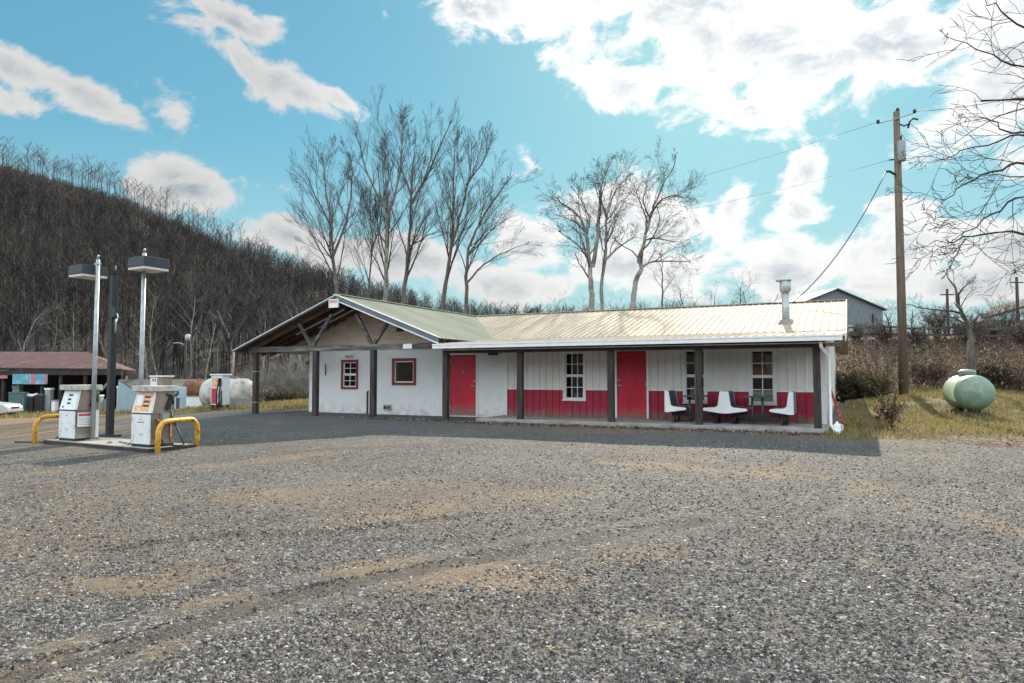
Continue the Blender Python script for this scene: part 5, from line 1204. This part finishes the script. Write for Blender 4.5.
q = V_(901.8, 161, -.2); tf = MB().lathe(q, [(.05, -.02), (.15, 0), (.16, .06), (.16, .78), (.13, .84), (.03, .88)], 16).build('transformer', STEEL, up_)
MB().tube([q + Vector((0, 0, .86)), q + Vector((0, 0, 1.06))], .035, 8).build('bushing', BLACK, tf)
fz = MB().tube([V_(899.5, 124, -.1), V_(904, 126, -.1), V_(909, 124, -.1)], .03, 6).tube([V_(908, 128, -.1), V_(910, 121, -.1), V_(913, 118.5, -.1), V_(918, 119.5, -.1)], .04, 6).build('fuse_cutout', BLACK, up_)
MB().tube([V_(889, 160, -.1), V_(894, 159.5, -.15)], .03, 6).tube([V_(886, 171.5, -.1), V_(890, 171.5, -.1), V_(896, 175, -.15)], .05, 6).build('service_bracket', BLACK, up_)
def wire(pts, r, label, grp=None):
    b = pts[0]; P = [p - b for p in pts]; o = MB().tube(P, r, 6).build('overhead_wire', WIRE); o.location = b; return tag(o, label, 'wire', grp)
def sag(a, b, s, n=14):
    return [a.lerp(b, i / n) + Vector((0, 0, -s * 4 * (i / n) * (1 - i / n))) for i in range(n + 1)]
wire(sag(at(886, 171.5, YU - .1), bw(4.2, 8.2, UPZ(8.2) + .2), .55), .020, 'thick black service wire from the utility pole down to the store roof')
wire(sag(at(878, 122, YU - .1), at(560, 208, 75), .5), .007, 'thin upper power line running left from the crossarm over the trees')
wire(sag(at(889, 160, YU - .1), at(640, 215, 62), .4), .007, 'thin lower line running left from below the transformer')
wire(sag(at(914.5, 111.5, YU - .1), at(1150, 60, 20), .3), .009, 'thin power line running right from the crossarm towards the overhanging limbs')
def small_pole(px, py0, py1, Y, r, label, arm=True, lampm=False):
    a = at(px, py0, Y); g = gz(a.x, Y) if Y < 85 else a.z; tp_ = at(px, py1, Y); o = thing('utility_pole', (a.x, Y, g), 0, label, 'utility pole'); h = tp_.z - g
    pw = mat('dark_pole_wood', (.055, .045, .038), .9, .2, 3)
    MB().tube([(0, 0, -.4), (0, 0, h)], [r, r * .7], 8).build('shaft', pw, o)
    if arm: MB().bar((-.6, 0, h - .5), (.6, 0, h - .5), .08, .10).build('cross_arm', pw, o)
    if lampm:
        MB().lathe((.18, -.1, h - .55), [(.10, 0), (.17, .04), (.17, .42), (.05, .5)], 10).build('transformer', GALV, o); MB().tube([(0, 0, h - .9), (-.5, -.1, h - .7), (-.9, -.1, h - .75)], .04, 6).build('lamp_arm', GALV, o)
    return o
small_pole(184.5, 396, 333.5, 52, .13, 'small distant utility pole with a pale transformer, before the wooded hill left of the canopy', False, True)
small_pole(216, 396, 347.5, 50, .11, 'short bare distant pole just left of the canopy eave', False)
small_pole(948.5, 336, 289, 60, .15, 'thin dark distant pole beyond the bank near the stunted tree'); small_pole(1018, 318, 277, 62, .17, 'thin dark distant pole at the right edge beyond the bank')
# ------------------------------------------------------------------ grey barn and the far roof on the bank
YG = 80.; gb = Vector((at(845, 345, YG).x, YG, gz(at(845, 345, YG).x, YG)))
gbarn = thing('grey_barn', gb, 0, 'weathered grey board barn standing on the bank behind the store roof', 'barn')
q = lambda px, py, dy=0.: at(px, py, YG + dy) - gb
A_, Bv = q(836, 289.5), q(884, 310); lft = q(804, 302.5); zb = -1.2; DP = 12.
def quad(mb, *p): mb.add(list(p) + [Vector(v) + Vector((0, .15, 0)) for v in p], [tuple(range(len(p))), tuple(reversed(range(len(p), 2 * len(p))))] + [(i, len(p) + i, len(p) + (i + 1) % len(p), (i + 1) % len(p)) for i in range(len(p))]); return mb
quad(MB(), (lft.x, 0, zb), (Bv.x - .15, 0, zb), (Bv.x - .15, 0, Bv.z), (A_.x, 0, A_.z), (lft.x, 0, lft.z)).build('gable_wall', BARNWOOD, gbarn)
off = Vector((-1.8, DP, 0))
MB().hexa([A_ + Vector((0, -.4, 0)), Bv + Vector((.2, -.4, -.08)), Bv + off + Vector((.2, 0, -.08)), A_ + off, A_ + Vector((0, -.4, .14)), Bv + Vector((.2, -.4, .06)), Bv + off + Vector((.2, 0, .06)), A_ + off + Vector((0, 0, .14))]).build('roof', SHEDROOF, gbarn)
MB().hexa([lft + Vector((-.6, -.4, -.2)), A_ + Vector((-.01, -.4, 0)), A_ + off + Vector((-.01, 0, 0)), lft + off + Vector((-.6, 0, -.2)), lft + Vector((-.6, -.4, -.06)), A_ + Vector((-.01, -.4, .14)), A_ + off + Vector((-.01, 0, .14)), lft + off + Vector((-.6, 0, -.06))]).build('roof', mat('pale_barn_roof', (.20, .195, .19), .6, .15, 1), gbarn)
d0, d1 = q(847.5, 345), q(853, 324); MB().box(d0.x, d1.x, -.05, -.01, zb, d1.z).build('pale_door', mat('pale_blue_boards', (.33, .40, .42), .8, .2, 3), gbarn)
d0, d1 = q(872, 330), q(873.5, 314); MB().box(d0.x, d1.x, -.05, -.01, d0.z, d1.z).build('gap', BLACK, gbarn)
MB().box(q(846, 330).x, q(883, 330).x, -.06, -.012, q(850, 324).z - .1, q(850, 324).z).build('girt', BARNWOOD, gbarn)
YF = 95.; fb_ = at(1010, 330, YF); fr = thing('far_barn', fb_, 0, 'low far building with a sloping grey roof at the right edge', 'barn')
q2 = lambda px, py, dy=0.: at(px, py, YF + dy) - fb_
MB().hexa([q2(984, 320), q2(1080, 292), q2(1080, 287, 9), q2(990, 310, 9), q2(984, 317.5), q2(1080, 289), q2(1080, 284, 9), q2(990, 307.5, 9)]).build('roof', SHEDROOF, fr)
MB().box(q2(990, 320).x, q2(1080, 320).x, .3, 8, -3, q2(988, 320).z).build('wall', BARNWOOD, fr)
# rail fence along the top of the bank
for seg, (xa, xb, lab) in enumerate(((838, 905, 'section of grey rail fence below the grey barn on the bank'), (905, 966, 'middle section of grey rail fence on top of the bank'), (966, 1060, 'section of grey rail fence running to the right edge on the bank'))):
    YY = 40.5 - seg * .6; pts_ = []
    for px in np.linspace(xa, xb, 4 if seg < 2 else 6):
        x = (px - 512) / FPX * YY; pts_.append(Vector((x, YY, gz(x, YY))))
    fo = thing('rail_fence', pts_[0], 0, lab, 'fence', 'rail fence on the bank')
    for p in pts_: z = p - pts_[0]; MB().box(z.x - .06, z.x + .06, -.06, .06, z.z - .3, z.z + .98).build('post', FENCE, fo)
    for h in (.45, .85):
        for a, b in zip(pts_[:-1], pts_[1:]): a_, b_ = a - pts_[0], b - pts_[0]; MB().bar(a_ + Vector((0, -.08, h + rng.normal(0, .02))), b_ + Vector((0, -.08, h + rng.normal(0, .02))), .03, .12).build('rail', FENCE, fo)

# ------------------------------------------------------------------ undergrowth and grass
def cards(x, y, z, L, W, tilt, m, name, bend=.3):
    """many small leaf or blade quads, each its own island"""
    n = len(x); a = rng.random(n) * 6.283; t = tilt(n)
    ux = np.stack([np.cos(a), np.sin(a), np.zeros(n)], -1); upv = np.stack([-np.sin(a) * np.sin(t), np.cos(a) * np.sin(t), np.cos(t)], -1)
    P = np.stack([x, y, z], -1); L = L[:, None]; W = W[:, None]
    V = np.stack([P - ux * W, P + ux * W, P + ux * W * .5 + upv * L, P - ux * W * .5 + upv * L], 1)
    return np_mesh(name, V.reshape(-1, 3), np.arange(4 * n).reshape(n, 4), m)
# leaf litter and brush on the bank
n = 60000; x = rng.uniform(8, 48, n); y = rng.uniform(29.5, 41, n); k = litter_zone(x, y) > .5 * rng.random(n) + .2; k &= ~in_building(x, y, .8); x, y = x[k], y[k]
h = rng.random(len(x)) ** 2.2 * .42 * (fbm(x, y, .5) * 1.4)
tag(cards(x, y, ground_z(x, y) + h, rng.uniform(.04, .12, len(x)), rng.uniform(.02, .055, len(x)), lambda n: rng.uniform(0, 1.5, n), DRYLEAF, 'leaf_litter'), kind='stuff')
# grass on the lawn and the strips
def grass(name, n, bx, hl):
    x = rng.uniform(bx[0], bx[1], n); y = rng.uniform(bx[2], bx[3], n); g_ = grass_zone(x, y); k = (g_ > .35 + .6 * rng.random(n)) & ~in_building(x, y, .3) & (fbm(x, y, .8) > .27); x, y = x[k], y[k]
    L = hl * rng.uniform(.5, 1.3, len(x)) * (.5 + fbm(x, y, .6))
    tag(cards(x, y, ground_z(x, y) - .01, L, rng.uniform(.006, .014, len(x)) * (y / 18), lambda n: rng.normal(0, .55, n), GRASSM, name), kind='stuff')
grass('lawn_grass', 90000, (7, 32, 14.5, 31.5), .10); grass('grass_strip', 26000, (-22, 1, 27, 40), .16); grass('rough_grass', 16000, (-60, -12, 43, 54), .25)
n = 14000; x = rng.uniform(6.5, 26, n); y = rng.uniform(13.8, 31, n); k = (litter_zone(x, y) + .35 * grass_zone(x, y) > .3 + .7 * rng.random(n)); x, y = x[k], y[k]
tag(cards(x, y, ground_z(x, y) + .012, rng.uniform(.03, .08, len(x)), rng.uniform(.015, .035, len(x)), lambda n: rng.uniform(.9, 1.6, n), DRYLEAF, 'fallen_leaves'), kind='stuff')
t_ = rng.uniform(-4.6, 6, 2600); s_ = rng.normal(-.55, .22, 2600); s_ = np.minimum(s_, -.16); x = BX + U.x * t_ + N.x * s_; y = BY + U.y * t_ + N.y * s_
t2 = rng.normal(-7., .8, 700); s2 = rng.normal(-.2, .15, 700); x = np.append(x, BX + U.x * t2 + N.x * s2); y = np.append(y, BY + U.y * t2 + N.y * s2)
tag(cards(x, y, ground_z(x, y) + .01, rng.uniform(.03, .07, len(x)), rng.uniform(.012, .03, len(x)), lambda n: rng.uniform(.7, 1.6, n), DRYLEAF, 'drifted_leaves'), kind='stuff')
def shrub(px, py, Y, w, h, label, cat='shrub', seed=1, leaves=900, m=SHRUBL, twigs=26, group=None, twm=TWIGS):
    p = base_at(px, py, Y); rg = np.random.default_rng(seed); B = Branches()
    for i in range(twigs):
        a = rg.random() * 6.283; lean = rg.random() ** .7
        d = np.array([math.cos(a) * lean * w / h, math.sin(a) * lean * w / h, 1.]); grow(B, np.array([rg.normal(0, .12 * w), rg.normal(0, .12 * w), -.1]), d, h * (.65 + .4 * rg.random()), .014 * (Y / 25), 1, 3, .5, .02, rg, (4, 5, 4), .16)
    o = thing('shrub', p, 0, label, cat, group); v, f = B.arrays(); np_mesh('stems', v, f, twm, True, o)
    if leaves:
        idx = rg.integers(0, len(v), leaves); q_ = v[idx] + rg.normal(0, .05, (leaves, 3)); c = cards(q_[:, 0], q_[:, 1], q_[:, 2], rg.uniform(.05, .11, leaves), rg.uniform(.02, .045, leaves), lambda n: rg.uniform(0, 2, n), m, 'foliage'); c.parent = o
    return o
shrub(868, 393, 28.5, 1.6, 1.3, 'dense olive-brown shrub just right of the store end wall', seed=61, leaves=3200, twigs=60)
shrub(848, 393, 29.5, 1.0, 1.5, 'olive shrub half hidden behind the store corner', seed=62, leaves=1800, twigs=40)
shrub(890, 424, 18.2, .35, .85, 'dry brown stalky plant standing alone in the lawn', 'plant', seed=63, leaves=260, m=DRYLEAF, twigs=12)
shrub(1010, 388, 31., 2.0, 1.5, 'brown brush at the right edge behind the tank', seed=64, leaves=2600, m=DRYLEAF, twigs=45)
shrub(930, 390, 31.5, 1.4, 1.2, 'brown brush between the utility pole and the stunted tree', seed=65, leaves=1500, m=DRYLEAF, twigs=36)
shrub(985, 388, 32, 1.4, 1.2, 'brown brush right of the stunted tree trunk', seed=66, leaves=1500, m=DRYLEAF, twigs=36)
B = Branches(); rg = np.random.default_rng(77)
for i in range(420):   # dead weeds and briars growing all over the bank
    x = rg.uniform(10, 46); y = rg.uniform(30.2, 40); z = gz(x, y)
    if not litter_zone(np.array([x]), np.array([y]))[0] > .4: continue
    grow(B, np.array([x, y, z - .05]), np.array([rg.normal(0, .4), rg.normal(0, .3), 1]), rg.uniform(.4, 1.3), .012, 2, 3, .6, .0, rg, (4, 5, 4), .2)
tag(B.build('briars', TWIGS), kind='stuff')
for i, (px, h_, Y) in enumerate(((889, 2.6, 31), (915, 2.3, 31.5), (882, 2.0, 33), (941, 2.2, 33))):
    B = Branches(); rg = np.random.default_rng(700 + i); p = base_at(px, 392, Y); grow(B, np.array([0, 0, -.2]), np.array([rg.normal(0, .1), 0, 1]), h_, .03, 1, 3, .5, .05, rg, (8, 7, 4), .14)
    v, f = B.arrays(); o = np_mesh('sapling', v, f, TWIGS, True); o.location = p
    tag(o, ['thin leafless sapling just left of the utility pole on the bank', 'thin leafless sapling just right of the utility pole', 'small leafless sapling beside the olive shrub', 'small leafless sapling midway to the stunted tree'][i], 'sapling', 'saplings on the bank')
for i, (px, Y, w_, h_) in enumerate(((262, 44, 1.6, 2.4), (278, 46, 2.0, 2.9), (296, 45, 2.0, 2.6), (310, 47, 2., 2.9), (250, 48, 1.6, 2.2), (272, 38.5, 1.3, 1.0), (295, 39, 1.4, .8))):
    shrub(px, 398, Y, w_, h_, ['pale twiggy thicket leftmost behind the canopy', 'tall pale twiggy thicket behind the canopy left of the wall', 'pale twiggy thicket nearest the block wall', 'pale twiggy thicket mostly hidden by the block wall', 'sparse twiggy thicket right of the silver tank', 'low reddish brush in front of the pale thickets', 'low olive brush beside the block wall'][i], seed=80 + i, leaves=0 if i < 5 else 900, m=DRYLEAF if i == 5 else SHRUBL, twigs=44, twm=PALEBARK if i < 5 else TWIGS)
TOPB = ['low tangled brush on top of the bank right of the grey barn', 'brush clump on the bank top left of the utility pole', 'brush clump on the bank top just right of the utility pole', 'thin brush on the bank top under the long crooked limb', 'thick brush clump on the bank top behind the stunted trunk', 'brush clump on the bank top right of the stunted tree', 'tall brush clump below the far building', 'brush clump on the bank top at the right edge']
for i, (px, Y, w_, h_) in enumerate(((857, 41, 1.2, 1.0), (886, 39.6, 1.0, 1.5), (918, 39.2, 1.4, 1.2), (938, 41.5, .9, 1.8), (972, 39, 1.6, 1.7), (990, 40.5, 1.3, 1.2), (1006, 42, 1.8, 2.3), (1026, 39, 1.6, 1.6))):
    shrub(px, 345, Y, w_, h_, TOPB[i], seed=140 + i, leaves=500 if i % 2 else 250, m=DRYLEAF, twigs=40)
for i in range(16):   # brushy treetops beyond the bank and behind the roof
    px = [560, 590, 620, 665, 690, 715, 735, 752, 770, 800, 895, 915, 925, 940, 960, 985][i]; Y = [88, 90, 88, 86, 70, 75, 68, 72, 80, 95, 75, 72, 78, 70, 76, 74][i]
    x = (px - 512) / FPX * Y; z = gz(x, min(Y, 85)); B = Branches(); rg = np.random.default_rng(900 + i)
    tz = at(px, [302, 300, 297, 296, 284, 290, 282, 286, 290, 296, 300, 306, 312, 308, 312, 306][i], Y).z; H = max(3, tz - z)
    grow(B, np.array([0, 0, -.3]), np.array([rg.normal(0, .08), 0, 1]), H, .10, 0, 3, .75, .04, rg, (12, 6, 4), .12)
    v, f = B.arrays(); o = np_mesh('bare_tree', v, f, TWIGS, True); o.location = (x, Y, z); tag(o, 'low bushy leafless tree along the skyline behind the store and the bank', 'tree', 'bushy trees on the skyline')
